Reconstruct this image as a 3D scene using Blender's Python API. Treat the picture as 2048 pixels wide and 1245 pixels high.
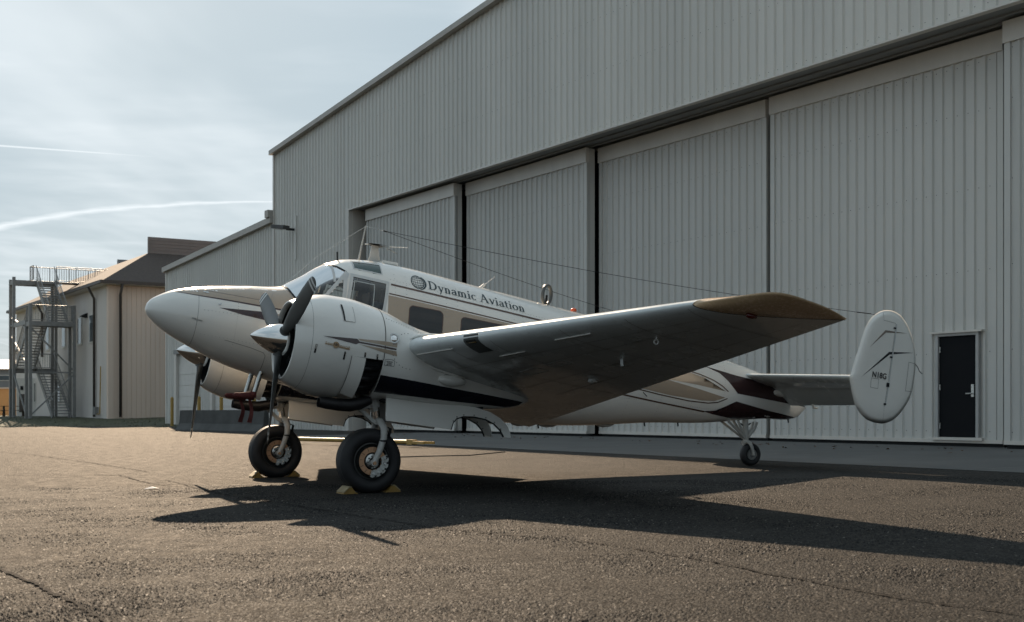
import bpy, bmesh, math, random
from mathutils import Vector, Matrix
random.seed(7)
for o in list(bpy.data.objects): bpy.data.objects.remove(o, do_unlink=True)
SC=bpy.context.scene; COL=SC.collection
# ---------------------------------------------------------------- camera
cam=bpy.data.cameras.new('camera'); CAM=bpy.data.objects.new('camera',cam); COL.objects.link(CAM)
CAM.location=(0,0,.97); CAM.rotation_euler=(math.radians(90),0,0)
cam.sensor_width=36; cam.lens=45; cam.shift_y=(823-622.5)/2048; cam.clip_end=4000; cam.clip_start=.05
cam.dof.use_dof=True; cam.dof.focus_distance=15.5; cam.dof.aperture_fstop=4.0
SC.camera=CAM
# ---------------------------------------------------------------- sun and sky
SUND=Vector((.535,-1.785,-1)).normalized()               # the way the light travels
sl=bpy.data.lights.new('sun','SUN'); sl.energy=5.0; sl.angle=math.radians(.53); sl.color=(1,.78,.56)
SUN=bpy.data.objects.new('sun',sl); COL.objects.link(SUN); SUN.rotation_euler=SUND.to_track_quat('-Z','Y').to_euler(); SUN.location=(-20,60,60)
world=bpy.data.worlds.new('World'); SC.world=world; world.use_nodes=True
WT=world.node_tree; WT.nodes.clear()
def wn(t,**k):
    n=WT.nodes.new(t)
    for a,b in k.items(): setattr(n,a,b)
    return n
def wl(a,b): WT.links.new(a,b)
def wmath(op,a,b=None,clamp=False):
    n=wn('ShaderNodeMath',operation=op,use_clamp=clamp)
    for i,v in enumerate((a,b)):
        if v is None: continue
        if isinstance(v,(int,float)): n.inputs[i].default_value=v
        else: wl(v,n.inputs[i])
    return n.outputs[0]
out=wn('ShaderNodeOutputWorld'); bg=wn('ShaderNodeBackground'); wl(bg.outputs[0],out.inputs[0])
bg.inputs[1].default_value=.05
sky=wn('ShaderNodeTexSky'); sky.sky_type='NISHITA'; sky.sun_disc=False
sky.sun_elevation=math.asin(-SUND.z); sky.sun_rotation=math.atan2(-SUND.x,-SUND.y)
sky.air_density=1.0; sky.dust_density=2.0; sky.ozone_density=1.2; sky.altitude=300
tc=wn('ShaderNodeTexCoord'); sp=wn('ShaderNodeSeparateXYZ'); wl(tc.outputs['Generated'],sp.inputs[0])
zc=wmath('MAXIMUM',sp.outputs[2],.035)
px=wmath('DIVIDE',sp.outputs[0],zc); py=wmath('DIVIDE',sp.outputs[1],zc)
cp=wn('ShaderNodeCombineXYZ'); wl(px,cp.inputs[0]); wl(py,cp.inputs[1])
def cloud(sx,sy,rot,scale,detail,dist,lo,hi,off):
    mp=wn('ShaderNodeMapping'); mp.inputs['Scale'].default_value=(sx,sy,1); mp.inputs['Rotation'].default_value=(0,0,rot); mp.inputs['Location'].default_value=(off,off*.7,0)
    wl(cp.outputs[0],mp.inputs[0])
    nz=wn('ShaderNodeTexNoise'); nz.inputs['Scale'].default_value=scale; nz.inputs['Detail'].default_value=detail; nz.inputs['Distortion'].default_value=dist; nz.inputs['Roughness'].default_value=.55
    wl(mp.outputs[0],nz.inputs['Vector'])
    mr=wn('ShaderNodeMapRange'); mr.interpolation_type='SMOOTHSTEP'; mr.inputs[1].default_value=lo; mr.inputs[2].default_value=hi
    wl(nz.outputs[0],mr.inputs[0]); return mr.outputs[0]
c1=cloud(1.0,.38,.10,.95,4,0,.37,.70,3.1)
c2=cloud(.55,.8,-.2,1.6,4,0,.42,.76,8.4)
# two condensation trails, laid out on the cloud layer like the cirrus
q=wmath('ADD',px,1.14); par=wmath('ADD',wmath('MULTIPLY',wmath('MULTIPLY',q,q),.316),6.11)
nz=wn('ShaderNodeTexNoise'); nz.inputs['Scale'].default_value=5; nz.inputs['Detail'].default_value=2; wl(cp.outputs[0],nz.inputs['Vector'])
wob=wmath('MULTIPLY',wmath('SUBTRACT',nz.outputs[0],.5),.16)
d1=wmath('ABSOLUTE',wmath('SUBTRACT',wmath('ADD',py,wob),par))
wd=wmath('ADD',wmath('MULTIPLY',wmath('MULTIPLY',wmath('SUBTRACT',-1.0,px),1.0,True),.07),.055)
t1=wmath('MULTIPLY',wmath('SUBTRACT',1,wmath('DIVIDE',d1,wd),True),wmath('LESS_THAN',px,2.0))
l2=wmath('ADD',wmath('MULTIPLY',wmath('ADD',px,1.929),.405),4.82)
d2=wmath('ABSOLUTE',wmath('SUBTRACT',py,l2))
t2=wmath('MULTIPLY',wmath('SUBTRACT',1,wmath('DIVIDE',d2,.03),True),wmath('MULTIPLY',wmath('SUBTRACT',-1.28,px),3.0,True))
tr=wmath('MAXIMUM',wmath('MULTIPLY',t1,.85,True),wmath('MULTIPLY',t2,.85))
cm=wmath('MAXIMUM',wmath('MULTIPLY',wmath('ADD',wmath('MULTIPLY',c1,.62),wmath('MULTIPLY',c2,.38)),.72),tr)
cm=wmath('MULTIPLY',cm,wmath('MULTIPLY',wmath('SUBTRACT',sp.outputs[2],.0),9,True))
mx=wn('ShaderNodeMix',data_type='RGBA'); wl(cm,mx.inputs[0])
# the thin overcast veil pulls the blue towards a pale grey
veil=wn('ShaderNodeMix',data_type='RGBA'); veil.inputs[0].default_value=.90; wl(sky.outputs[0],veil.inputs[6]); veil.inputs[7].default_value=(4.5,5.9,6.85,1)
wl(veil.outputs[2],mx.inputs[6]); mx.inputs[7].default_value=(10.8,11.5,11.9,1)
# thin ice cloud scatters light forward: the whole veil is brightest round the sun and falls off evenly away from it
dt=wn('ShaderNodeVectorMath',operation='DOT_PRODUCT'); wl(tc.outputs['Generated'],dt.inputs[0]); dt.inputs[1].default_value=(-SUND.x,-SUND.y,-SUND.z)
ph=wn('ShaderNodeMapRange'); ph.interpolation_type='SMOOTHSTEP'; ph.inputs[1].default_value=-1; ph.inputs[2].default_value=1; ph.inputs[3].default_value=.64; ph.inputs[4].default_value=1.06; wl(dt.outputs['Value'],ph.inputs[0])
sc_=wn('ShaderNodeMix',data_type='RGBA',blend_type='MULTIPLY'); sc_.inputs[0].default_value=1; wl(mx.outputs[2],sc_.inputs[6]); wl(ph.outputs[0],sc_.inputs[7])
wl(sc_.outputs[2],bg.inputs[0])
VS=SC.view_settings; VS.view_transform='Standard'; VS.look='None'; VS.gamma=1; VS.use_curve_mapping=False; VS.exposure=0.78
world.cycles.sampling_method='MANUAL'; world.cycles.sample_map_resolution=256
SC.cycles.use_denoising=True; SC.cycles.use_adaptive_sampling=True; SC.cycles.adaptive_threshold=.02; SC.cycles.max_bounces=5; SC.cycles.diffuse_bounces=3; SC.cycles.glossy_bounces=3; SC.cycles.transmission_bounces=4; SC.cycles.transparent_max_bounces=8
SC.cycles.caustics_reflective=False; SC.cycles.caustics_refractive=False
# ---------------------------------------------------------------- geometry of the place (no bpy in here)
NV=(.8459,.5333); WV=(-.5333,.8459)          # across the apron towards the hangar / along the hangar wall
def NW(n,w,z=0.0): return (NV[0]*n+WV[0]*w, NV[1]*n+WV[1]*w, z)
def ground_z(x,y):
    n=NV[0]*x+NV[1]*y
    return .0145*(max(-60.,min(26.,n))-6.9)
def pchip(pts):
    xs=[p[0] for p in pts]; ys=[p[1] for p in pts]; n=len(xs)
    h=[xs[i+1]-xs[i] for i in range(n-1)]; d=[(ys[i+1]-ys[i])/h[i] for i in range(n-1)]
    m=[d[0]]+[0]*(n-2)+[d[-1]]
    for i in range(1,n-1):
        if d[i-1]*d[i]>0:
            w1=2*h[i]+h[i-1]; w2=h[i]+2*h[i-1]
            m[i]=(w1+w2)/(w1/d[i-1]+w2/d[i])
    def f(x):
        if x<=xs[0]: return ys[0]
        if x>=xs[-1]: return ys[-1]
        lo,hi=0,n-1
        while hi-lo>1:
            k=(lo+hi)//2
            if xs[k]<=x: lo=k
            else: hi=k
        t=(x-xs[lo])/h[lo]; t2=t*t; t3=t2*t
        return (2*t3-3*t2+1)*ys[lo]+(t3-2*t2+t)*h[lo]*m[lo]+(-2*t3+3*t2)*ys[lo+1]+(t3-t2)*h[lo]*m[lo+1]
    return f
# airplane frame: x aft, y to starboard (away from the camera), z up, origin under the main wheels
PITCH=math.radians(7.3); PC,PS=math.cos(PITCH),math.sin(PITCH)
AO=(-2.611,17.07); AA=(.8939,.4483); AU=(.4483,-.8939)
def SB(s,t,h): return (s*PC-h*PS, -t, s*PS+h*PC)      # (aft on the ground, to port, height) -> airplane frame
F_TOP=pchip([(-2.5,1.97),(-2.494,2.01),(-2.48,2.045),(-2.455,2.08),(-2.35,2.16),(-2.18,2.25),(-1.91,2.33),(-1.71,2.375),(-1.25,2.455),(-.84,2.52),(-.71,2.605),(-.55,2.715),(-.38,2.85),(-.22,2.95),(-.05,3.02),(.18,3.06),(.45,3.08),(.89,3.07),(1.68,3.02),(2.78,2.95),(3.89,2.88),(5,2.77),(6.33,2.60),(6.9,2.52),(7.2,2.46),(7.6,2.34),(7.9,2.2),(8.05,2.08)])
F_BOT=pchip([(-2.5,1.95),(-2.494,1.925),(-2.478,1.898),(-2.43,1.848),(-2.30,1.75),(-2.15,1.67),(-1.91,1.57),(-1.59,1.45),(-1.33,1.38),(-1.07,1.33),(-.76,1.27),(0,1.18),(1,1.12),(2,1.13),(3.2,1.19),(4.07,1.29),(5.05,1.45),(6.03,1.57),(6.86,1.72),(7.28,1.79),(7.64,1.82),(7.88,1.89),(8.05,2.06)])
F_W=pchip([(-2.5,.003),(-2.494,.04),(-2.48,.072),(-2.455,.108),(-2.35,.195),(-2.18,.285),(-1.91,.38),(-1.59,.46),(-1.25,.53),(-.8,.60),(-.4,.65),(0,.68),(1,.70),(2,.70),(3,.66),(4,.58),(5,.46),(6,.34),(6.9,.24),(7.5,.17),(7.85,.10),(8.05,.004)])
F_C=pchip([(-2.5,1.96),(-1.9,1.95),(-1.2,1.96),(0,2.05),(2,2.05),(5,2.1),(6.9,2.12),(8.05,2.07)])
F_P=pchip([(-2.5,2.0),(-1.2,2.1),(-.6,2.3),(0,2.4),(3,2.3),(6,2.1),(8.05,2.0)])
def fus_y(x,z):
    c=F_C(x); r=(F_TOP(x)-c) if z>c else (c-F_BOT(x)); q=min(1.,abs(z-c)/max(r,1e-4)); p=F_P(x)
    return F_W(x)*max(0.,1-q**p)**(1/p)
def fus_pt(x,a):     # a: angle from the bottom centre over starboard to the top
    c=F_C(x); p=F_P(x); ca,sa=-math.cos(a),math.sin(a)
    r=(F_TOP(x)-c) if ca>0 else (c-F_BOT(x))
    k=(abs(ca)**p+abs(sa)**p)**(-1/p)
    return (x,F_W(x)*sa*k,c+r*ca*k)
# nacelle (offset from its own centre line at y = -+1.97)
NT=1.97; NZ=1.65
N_TOP=pchip([(-1.25,.46),(-1.18,.50),(-1.05,.55),(-.85,.60),(-.6,.605),(-.35,.575),(-.12,.53),(.15,.44),(.36,.385),(.7,.34),(1.2,.27),(1.6,.2),(2.0,.04)])
N_BOT=pchip([(-1.25,.46),(-1.18,.50),(-1.05,.55),(-.85,.60),(-.6,.61),(-.35,.60),(-.12,.545),(.15,.525),(.5,.525),(1.0,.515),(1.5,.46),(1.75,.41),(1.92,.34),(2.0,.29)])
N_W=pchip([(-1.25,.46),(-1.18,.50),(-1.05,.55),(-.85,.60),(-.6,.61),(-.35,.60),(-.12,.56),(.15,.53),(.5,.47),(1.0,.37),(1.5,.24),(1.8,.13),(1.95,.05),(2.0,.005)])
def nac_p(x,z): return 2.0 if z>NZ or x<-.2 else min(3.2,2.0+(x+.2)*3)
def nac_y(x,z):
    r=N_TOP(x) if z>NZ else N_BOT(x); q=min(1.,abs(z-NZ)/max(r,1e-4)); p=nac_p(x,z)
    return N_W(x)*max(0.,1-q**p)**(1/p)
# wing: leading and trailing edge against t (distance from the centre line)
def w_le(t):
    if t<2.45: return (.08-.0*(2.45-t), 1.757-.085*(2.45-t))
    return (.08+.3105*(t-2.45), 1.757+.1015*(t-2.45))
def w_te(t): return (2.834-.061*(t-.7), 1.159+.148*(t-.7))
def wing_pt(t,c,up,th=None):
    lx,lz=w_le(t); tx,tz=w_te(t)
    tk=(.185-.004*t) if th is None else th
    tk*=(tx-lx)*.5
    yt=tk/.2*.2*5*2*(.2969*math.sqrt(c)-.126*c-.3516*c*c+.2843*c**3-.1036*c**4)
    cam=.035*(tx-lx)*4*c*(1-c)*.55
    z=lz+(tz-lz)*c+cam+(yt if up else -.82*yt)
    return (lx+(tx-lx)*c, t, z)
# ---------------------------------------------------------------- helpers
def obj(name,V,Fc,mat,parent=None,smooth=False,sharp=None,label=None,cat=None,group=None,kind=None,loc=None):
    if isinstance(V,bpy.types.Mesh): me=V
    else:
        me=bpy.data.meshes.new(name); me.from_pydata([tuple(v) for v in V],[],[tuple(f) for f in Fc]); me.update()
        if mat: me.materials.append(mat)
        if smooth:
            me.polygons.foreach_set('use_smooth',[True]*len(me.polygons))
            if sharp: me.set_sharp_from_angle(angle=math.radians(sharp))
    o=bpy.data.objects.new(name,me); COL.objects.link(o)
    if parent: o.parent=parent
    if loc: o.location=loc
    for k,v in (('label',label),('category',cat),('group',group),('kind',kind)):
        if v: o[k]=v
    return o
def thing(name,label,cat,loc=(0,0,0),rot=(0,0,0),group=None):
    o=bpy.data.objects.new(name,None); COL.objects.link(o); o.location=loc; o.rotation_euler=rot; o.empty_display_size=.3
    o['label']=label; o['category']=cat
    if group: o['group']=group
    return o
class MB:
    """collects simple shapes into one mesh"""
    def __init__(s): s.V=[]; s.F=[]
    def add(s,V,F):
        b=len(s.V); s.V+= [tuple(v) for v in V]; s.F+=[tuple(i+b for i in f) for f in F]; return s
    def box(s,a,b):
        (x0,y0,z0),(x1,y1,z1)=a,b
        return s.add([(x0,y0,z0),(x1,y0,z0),(x1,y1,z0),(x0,y1,z0),(x0,y0,z1),(x1,y0,z1),(x1,y1,z1),(x0,y1,z1)],
          [(0,3,2,1),(4,5,6,7),(0,1,5,4),(1,2,6,5),(2,3,7,6),(3,0,4,7)])
    def tube(s,P,R,n=12,cap=True):
        P=[Vector(p) for p in P]; R=R if isinstance(R,(list,tuple)) else [R]*len(P)
        ref=None; rings=[]
        for i,p in enumerate(P):
            d=(P[min(i+1,len(P)-1)]-P[max(i-1,0)]).normalized()
            if ref is None: ref=d.orthogonal().normalized()
            ref=(ref-d*ref.dot(d)).normalized(); e=d.cross(ref)
            rings.append([p+(ref*math.cos(2*math.pi*k/n)+e*math.sin(2*math.pi*k/n))*R[i] for k in range(n)])
        V=[v for r in rings for v in r]; Fc=[]
        for i in range(len(P)-1):
            for k in range(n):
                a=i*n+k; b=i*n+(k+1)%n; Fc.append((a,b,b+n,a+n))
        if cap: Fc.append(tuple(range(n-1,-1,-1))); Fc.append(tuple(range((len(P)-1)*n,len(P)*n)))
        return s.add(V,Fc)
    def bar(s,a,b,w,h,up=(0,0,1)):
        a,b=Vector(a),Vector(b); d=(b-a).normalized(); u=Vector(up); sd=d.cross(u)
        if sd.length<1e-3: sd=d.cross(Vector((1,0,0)))
        sd.normalize(); u=sd.cross(d).normalized()
        V=[]
        for p in (a,b):
            for i,j in ((-1,-1),(1,-1),(1,1),(-1,1)): V.append(p+sd*(i*w/2)+u*(j*h/2))
        return s.add(V,[(0,1,2,3),(7,6,5,4),(0,4,5,1),(1,5,6,2),(2,6,7,3),(3,7,4,0)])
    def prism(s,poly,f0,f1):
        n=len(poly); V=[f0(p) for p in poly]+[f1(p) for p in poly]
        Fc=[tuple(range(n-1,-1,-1)),tuple(range(n,2*n))]+[(i,(i+1)%n,n+(i+1)%n,n+i) for i in range(n)]
        return s.add(V,Fc)
    def lathe(s,prof,c,axis,n=32,closed=False):
        # prof: (along, radius); c: origin; axis: unit vector
        c=Vector(c); a=Vector(axis).normalized(); u=a.orthogonal().normalized(); v=a.cross(u); V=[];Fc=[]
        for (d,r) in prof:
            for k in range(n):
                t=2*math.pi*k/n; V.append(c+a*d+(u*math.cos(t)+v*math.sin(t))*r)
        m=len(prof)
        for i in range(m if closed else m-1):
            j=(i+1)%m
            for k in range(n): Fc.append((i*n+k,i*n+(k+1)%n,j*n+(k+1)%n,j*n+k))
        return s.add(V,Fc)
    def grid(s,f,nu,nv,flip=False):
        V=[f(i/nu,j/nv) for i in range(nu+1) for j in range(nv+1)]; Fc=[]
        for i in range(nu):
            for j in range(nv):
                a=i*(nv+1)+j; q=(a,a+1,a+nv+2,a+nv+1); Fc.append(q[::-1] if flip else q)
        return s.add(V,Fc)
    def build(s,name,mat,parent=None,**k): return obj(name,s.V,s.F,mat,parent,**k)
def fix_normals(o):
    bm=bmesh.new(); bm.from_mesh(o.data); bmesh.ops.remove_doubles(bm,verts=bm.verts,dist=1e-5); bmesh.ops.recalc_face_normals(bm,faces=bm.faces); bm.to_mesh(o.data); bm.free(); return o
def decal(polys,mapf,step,name,mat,parent,smooth=True,**k):
    """flat outlines in (a,b), cut into small cells and laid onto a curved surface by mapf(a,b)"""
    bm=bmesh.new()
    for p in polys:
        vs=[bm.verts.new((a,0,b)) for a,b in p]
        bm.faces.new(vs)
    bmesh.ops.triangulate(bm,faces=bm.faces[:])
    xs=[v.co.x for v in bm.verts]; zs=[v.co.z for v in bm.verts]
    for lo,hi,no in ((min(xs),max(xs),(1,0,0)),(min(zs),max(zs),(0,0,1))):
        q=math.ceil(lo/step)*step
        while q<hi:
            bmesh.ops.bisect_plane(bm,geom=bm.verts[:]+bm.edges[:]+bm.faces[:],dist=1e-6,plane_co=(q*no[0],0,q*no[2]),plane_no=no)
            q+=step
    for v in bm.verts: v.co=Vector(mapf(v.co.x,v.co.z))
    bmesh.ops.recalc_face_normals(bm,faces=bm.faces)
    me=bpy.data.meshes.new(name); bm.to_mesh(me); bm.free(); me.materials.append(mat)
    if smooth: me.polygons.foreach_set('use_smooth',[True]*len(me.polygons))
    return obj(name,me,None,None,parent,**k)
def strip(pts,w):
    """outline of a band of width w (or list of widths) along a polyline"""
    n=len(pts); ws=w if isinstance(w,(list,tuple)) else [w]*n; L=[];R=[]
    for i,(a,b) in enumerate(pts):
        p,q=pts[max(i-1,0)],pts[min(i+1,n-1)]; dx,dy=q[0]-p[0],q[1]-p[1]; l=math.hypot(dx,dy) or 1
        nx,ny=-dy/l*ws[i]/2,dx/l*ws[i]/2; L.append((a+nx,b+ny)); R.append((a-nx,b-ny))
    return [[L[i],L[i+1],R[i+1],R[i]] for i in range(n-1)]
# ---------------------------------------------------------------- materials
def nodes(m): return m.node_tree.nodes,m.node_tree.links
def mat(name,col,rough=.5,metal=0.,coat=0.,*,orand=0.,var=0.,vscale=3.,bump=0.,bscale=40.,stain=0.,spec=.5,stretch=None,rvar=0.):
    m=bpy.data.materials.new(name); m.use_nodes=True; N,L=nodes(m); b=N['Principled BSDF']
    b.inputs['Base Color'].default_value=(*col,1); b.inputs['Roughness'].default_value=rough; b.inputs['Metallic'].default_value=metal
    b.inputs['Coat Weight'].default_value=coat; b.inputs['Coat Roughness'].default_value=.06; b.inputs['Specular IOR Level'].default_value=spec
    tcn=N.new('ShaderNodeTexCoord'); vec=tcn.outputs['Object']
    if stretch:
        mp=N.new('ShaderNodeMapping'); mp.inputs['Scale'].default_value=stretch; L.new(vec,mp.inputs[0]); vec=mp.outputs[0]
    if var or stain or rvar:
        n1=N.new('ShaderNodeTexNoise'); n1.inputs['Scale'].default_value=vscale; n1.inputs['Detail'].default_value=6; n1.inputs['Roughness'].default_value=.6; L.new(vec,n1.inputs['Vector'])
        mr=N.new('ShaderNodeMapRange'); mr.inputs[1].default_value=.3; mr.inputs[2].default_value=.7; mr.inputs[3].default_value=1-var; mr.inputs[4].default_value=1+var; L.new(n1.outputs[0],mr.inputs[0])
        mm=N.new('ShaderNodeMix'); mm.data_type='RGBA'; mm.blend_type='MULTIPLY'; mm.inputs[0].default_value=1; mm.inputs[6].default_value=(*col,1)
        L.new(mr.outputs[0],mm.inputs[7]); src=mm.outputs[2]
        if stain:
            n2=N.new('ShaderNodeTexNoise'); n2.inputs['Scale'].default_value=vscale*2.7; n2.inputs['Detail'].default_value=8; n2.inputs['Roughness'].default_value=.7; L.new(vec,n2.inputs['Vector'])
            r2=N.new('ShaderNodeMapRange'); r2.inputs[1].default_value=.56; r2.inputs[2].default_value=.74; r2.inputs[4].default_value=stain; L.new(n2.outputs[0],r2.inputs[0])
            m2=N.new('ShaderNodeMix'); m2.data_type='RGBA'; L.new(r2.outputs[0],m2.inputs[0]); L.new(src,m2.inputs[6]); m2.inputs[7].default_value=(.10,.085,.065,1); src=m2.outputs[2]
        if orand:
            oi=N.new('ShaderNodeObjectInfo'); ro_=N.new('ShaderNodeMapRange'); ro_.inputs[3].default_value=1-orand; ro_.inputs[4].default_value=1+orand; L.new(oi.outputs['Random'],ro_.inputs[0])
            m4=N.new('ShaderNodeMix'); m4.data_type='RGBA'; m4.blend_type='MULTIPLY'; m4.inputs[0].default_value=1; L.new(src,m4.inputs[6]); L.new(ro_.outputs[0],m4.inputs[7]); src=m4.outputs[2]
        L.new(src,b.inputs['Base Color'])
        if rvar:
            r3=N.new('ShaderNodeMapRange'); r3.inputs[1].default_value=.3; r3.inputs[2].default_value=.7; r3.inputs[3].default_value=max(.02,rough-rvar); r3.inputs[4].default_value=rough+rvar; L.new(n1.outputs[0],r3.inputs[0]); L.new(r3.outputs[0],b.inputs['Roughness'])
    if bump:
        n3=N.new('ShaderNodeTexNoise'); n3.inputs['Scale'].default_value=bscale; n3.inputs['Detail'].default_value=5; L.new(vec,n3.inputs['Vector'])
        bp=N.new('ShaderNodeBump'); bp.inputs['Strength'].default_value=bump; bp.inputs['Distance'].default_value=.02; L.new(n3.outputs[0],bp.inputs['Height']); L.new(bp.outputs[0],b.inputs['Normal'])
    return m
M={}
M['white']=mat('white_paint',(.82,.80,.75),.22,coat=.6,var=.04,vscale=1.6,rvar=.06,bump=.03,bscale=2.5,stain=.07,stretch=(.35,1,1))
M['wing']=mat('wing_paint',(.70,.735,.73),.26,coat=.45,var=.07,vscale=1.4,stain=.16,rvar=.07,bump=.07,bscale=1.9)
M['tan']=mat('tan_paint',(.40,.315,.235),.25,coat=.5,var=.04,vscale=2,rvar=.05)
M['bronze']=mat('bronze_paint',(.66,.46,.275),.26,coat=.5,var=.06,vscale=30,rvar=.05)
M['maroon']=mat('maroon_paint',(.045,.022,.022),.22,coat=.5,var=.1)
M['brownline']=mat('brown_line',(.09,.045,.03),.25,coat=.4,var=.1)
M['navy']=mat('black_paint',(.012,.013,.020),.25,coat=.4,var=.2,rvar=.06)
M['lettering']=mat('dark_green_lettering',(.012,.035,.045),.35,var=.1)
M['black']=mat('black_lettering',(.015,.015,.018),.4,var=.1)
M['chrome']=mat('polished_metal',(.86,.85,.83),.07,metal=1,var=.03,rvar=.02,vscale=6)
M['steel']=mat('brushed_steel',(.55,.55,.53),.3,metal=1,var=.15,rvar=.1,vscale=14)
M['blade']=mat('grey_blade_paint',(.085,.09,.088),.38,var=.12,vscale=5,rvar=.08,bump=.02,bscale=30)
M['bladewhite']=mat('blade_tip_white',(.62,.62,.60),.4,var=.06,vscale=9)
M['gear']=mat('gear_grey_paint',(.50,.49,.46),.42,var=.12,vscale=8,stain=.25,bump=.05,bscale=60)
M['rubber']=mat('tyre_rubber',(.017,.017,.019),.62,var=.25,vscale=9,bump=.08,bscale=90,rvar=.08)
M['copper']=mat('copper_brake_disc',(.56,.33,.20),.42,metal=.75,var=.15,vscale=16,rvar=.1)
M['darkmetal']=mat('dark_engine_metal',(.03,.032,.034),.45,metal=.3,var=.3,vscale=12,bump=.1,bscale=40)
M['exhaust']=mat('sooty_exhaust',(.022,.021,.022),.5,metal=.4,var=.3,vscale=10,bump=.05,bscale=30)
M['interior']=mat('cabin_lining',(.10,.085,.07),.8,var=.2,vscale=5)
M['frame']=mat('window_frame_paint',(.55,.56,.55),.3,coat=.3,var=.05,vscale=8)
M['red']=mat('red_fabric',(.115,.024,.021),.8,var=.2,vscale=14,bump=.2,bscale=70)
M['orange']=mat('beacon_orange',(.75,.10,.015),.2,coat=.5,var=.1)
M['redlens']=mat('red_lens',(.09,.006,.006),.15,coat=.5,var=.1)
M['seam']=mat('panel_seam',(.17,.16,.15),.6,var=.2)
M['softseam']=mat('soft_panel_seam',(.24,.235,.22),.6,var=.2)
M['rivet']=mat('rivet_heads',(.27,.265,.25),.45,var=.25,vscale=40)
M['rivetdark']=mat('painted_rivets',(.30,.285,.265),.5,var=.3,vscale=30)
M['darkwin']=mat('tinted_cabin_window',(.016,.014,.012),.06,coat=.4,var=.3,vscale=2)
def glass(name,tint,rough=.02,alpha=.12):
    m=bpy.data.materials.new(name); m.use_nodes=True; N,L=nodes(m); N.clear()
    o=N.new('ShaderNodeOutputMaterial'); mx=N.new('ShaderNodeMixShader'); t=N.new('ShaderNodeBsdfTransparent'); g=N.new('ShaderNodeBsdfGlossy'); fr=N.new('ShaderNodeFresnel'); ad=N.new('ShaderNodeMath'); nz=N.new('ShaderNodeTexNoise'); tcn=N.new('ShaderNodeTexCoord'); bp=N.new('ShaderNodeBump')
    nz.inputs['Scale'].default_value=4; L.new(tcn.outputs['Object'],nz.inputs['Vector']); L.new(nz.outputs[0],bp.inputs['Height']); bp.inputs['Strength'].default_value=.04; L.new(bp.outputs[0],g.inputs['Normal'])
    t.inputs[0].default_value=(*tint,1); g.inputs['Roughness'].default_value=rough; fr.inputs[0].default_value=1.5
    ad.operation='ADD'; ad.inputs[1].default_value=alpha; L.new(fr.outputs[0],ad.inputs[0]); L.new(ad.outputs[0],mx.inputs[0]); L.new(t.outputs[0],mx.inputs[1]); L.new(g.outputs[0],mx.inputs[2]); L.new(mx.outputs[0],o.inputs[0])
    return m
M['glass']=glass('cockpit_glass',(.82,.84,.82),.02,.03)
M['greenwin']=mat('green_roof_glass',(.022,.055,.050),.06,coat=.3,var=.4,vscale=6)
M['lamp']=glass('lamp_glass',(.6,.66,.7),.03,.25)
# buildings
M['clad']=mat('grey_metal_cladding',(.66,.645,.60),.42,var=.06,vscale=.5,stain=.13,stretch=(1,1,.12),bump=.02,bscale=3,rvar=.06,orand=.035)
M['doorclad']=mat('grey_door_cladding',(.57,.565,.535),.42,var=.07,vscale=.6,stain=.15,stretch=(1,1,.12),bump=.02,bscale=3,rvar=.06,orand=.035)
M['raketrim']=mat('weathered_rake_trim',(.46,.43,.39),.5,var=.1,vscale=1.2)
M['trim']=mat('light_metal_trim',(.64,.61,.56),.4,var=.06,vscale=1.2,stain=.08,stretch=(1,1,.4))
M['frame_grey']=mat('door_frame_grey',(.42,.42,.41),.5,var=.1)
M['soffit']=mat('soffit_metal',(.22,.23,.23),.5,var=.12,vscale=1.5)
M['gap']=mat('dark_rubber_seal',(.012,.014,.016),.8,var=.3)
M['roofmetal']=mat('roof_metal',(.30,.29,.28),.5,var=.1,vscale=.8)
M['doordark']=mat('dark_door_paint',(.007,.008,.010),.7,spec=.15,var=.15,vscale=3,rvar=.08)
M['concrete']=mat('apron_concrete',(.115,.114,.110),.8,var=.15,vscale=.6,stain=.2,bump=.15,bscale=25)
M['barrier']=mat('barrier_concrete',(.085,.085,.082),.9,var=.22,vscale=1.8,stain=.3,bump=.3,bscale=14)
M['yellow']=mat('yellow_paint',(.42,.26,.06),.5,var=.12,vscale=7,stain=.25)
M['chock']=mat('chock_yellow',(.26,.155,.035),.6,var=.15,vscale=14,stain=.35,bump=.1,bscale=60)
M['siding']=mat('tan_siding',(.86,.69,.565),.6,var=.05,vscale=.8,stain=.05,stretch=(1,1,.2))
M['sidingl']=mat('pale_siding',(.74,.69,.645),.6,var=.05,vscale=.8,stain=.05,stretch=(1,1,.2))
M['shingle']=mat('roof_shingles',(.080,.064,.056),.85,var=.22,vscale=9,bump=.3,bscale=30)
M['gutter']=mat('brown_gutter',(.075,.062,.055),.5,var=.15)
M['parapet']=mat('parapet_siding',(.24,.20,.185),.6,var=.08,vscale=1)
M['galv']=mat('galvanised_steel',(.27,.27,.265),.55,metal=.3,var=.2,vscale=5,rvar=.1)
M['winglass']=mat('office_window_glass',(.08,.10,.11),.08,var=.2,coat=.3)
M['winframe']=mat('white_window_frame',(.68,.66,.62),.5,var=.05)
M['ochre']=mat('ochre_wall',(.56,.34,.15),.7,var=.1,vscale=.7)
M['farwall']=mat('grey_far_wall',(.27,.28,.29),.7,var=.1,vscale=.5)
M['wood']=mat('weathered_wood',(.10,.075,.055),.8,var=.25,vscale=6)
M['paper']=mat('white_litter',(.75,.75,.75),.8,var=.05)
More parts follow.
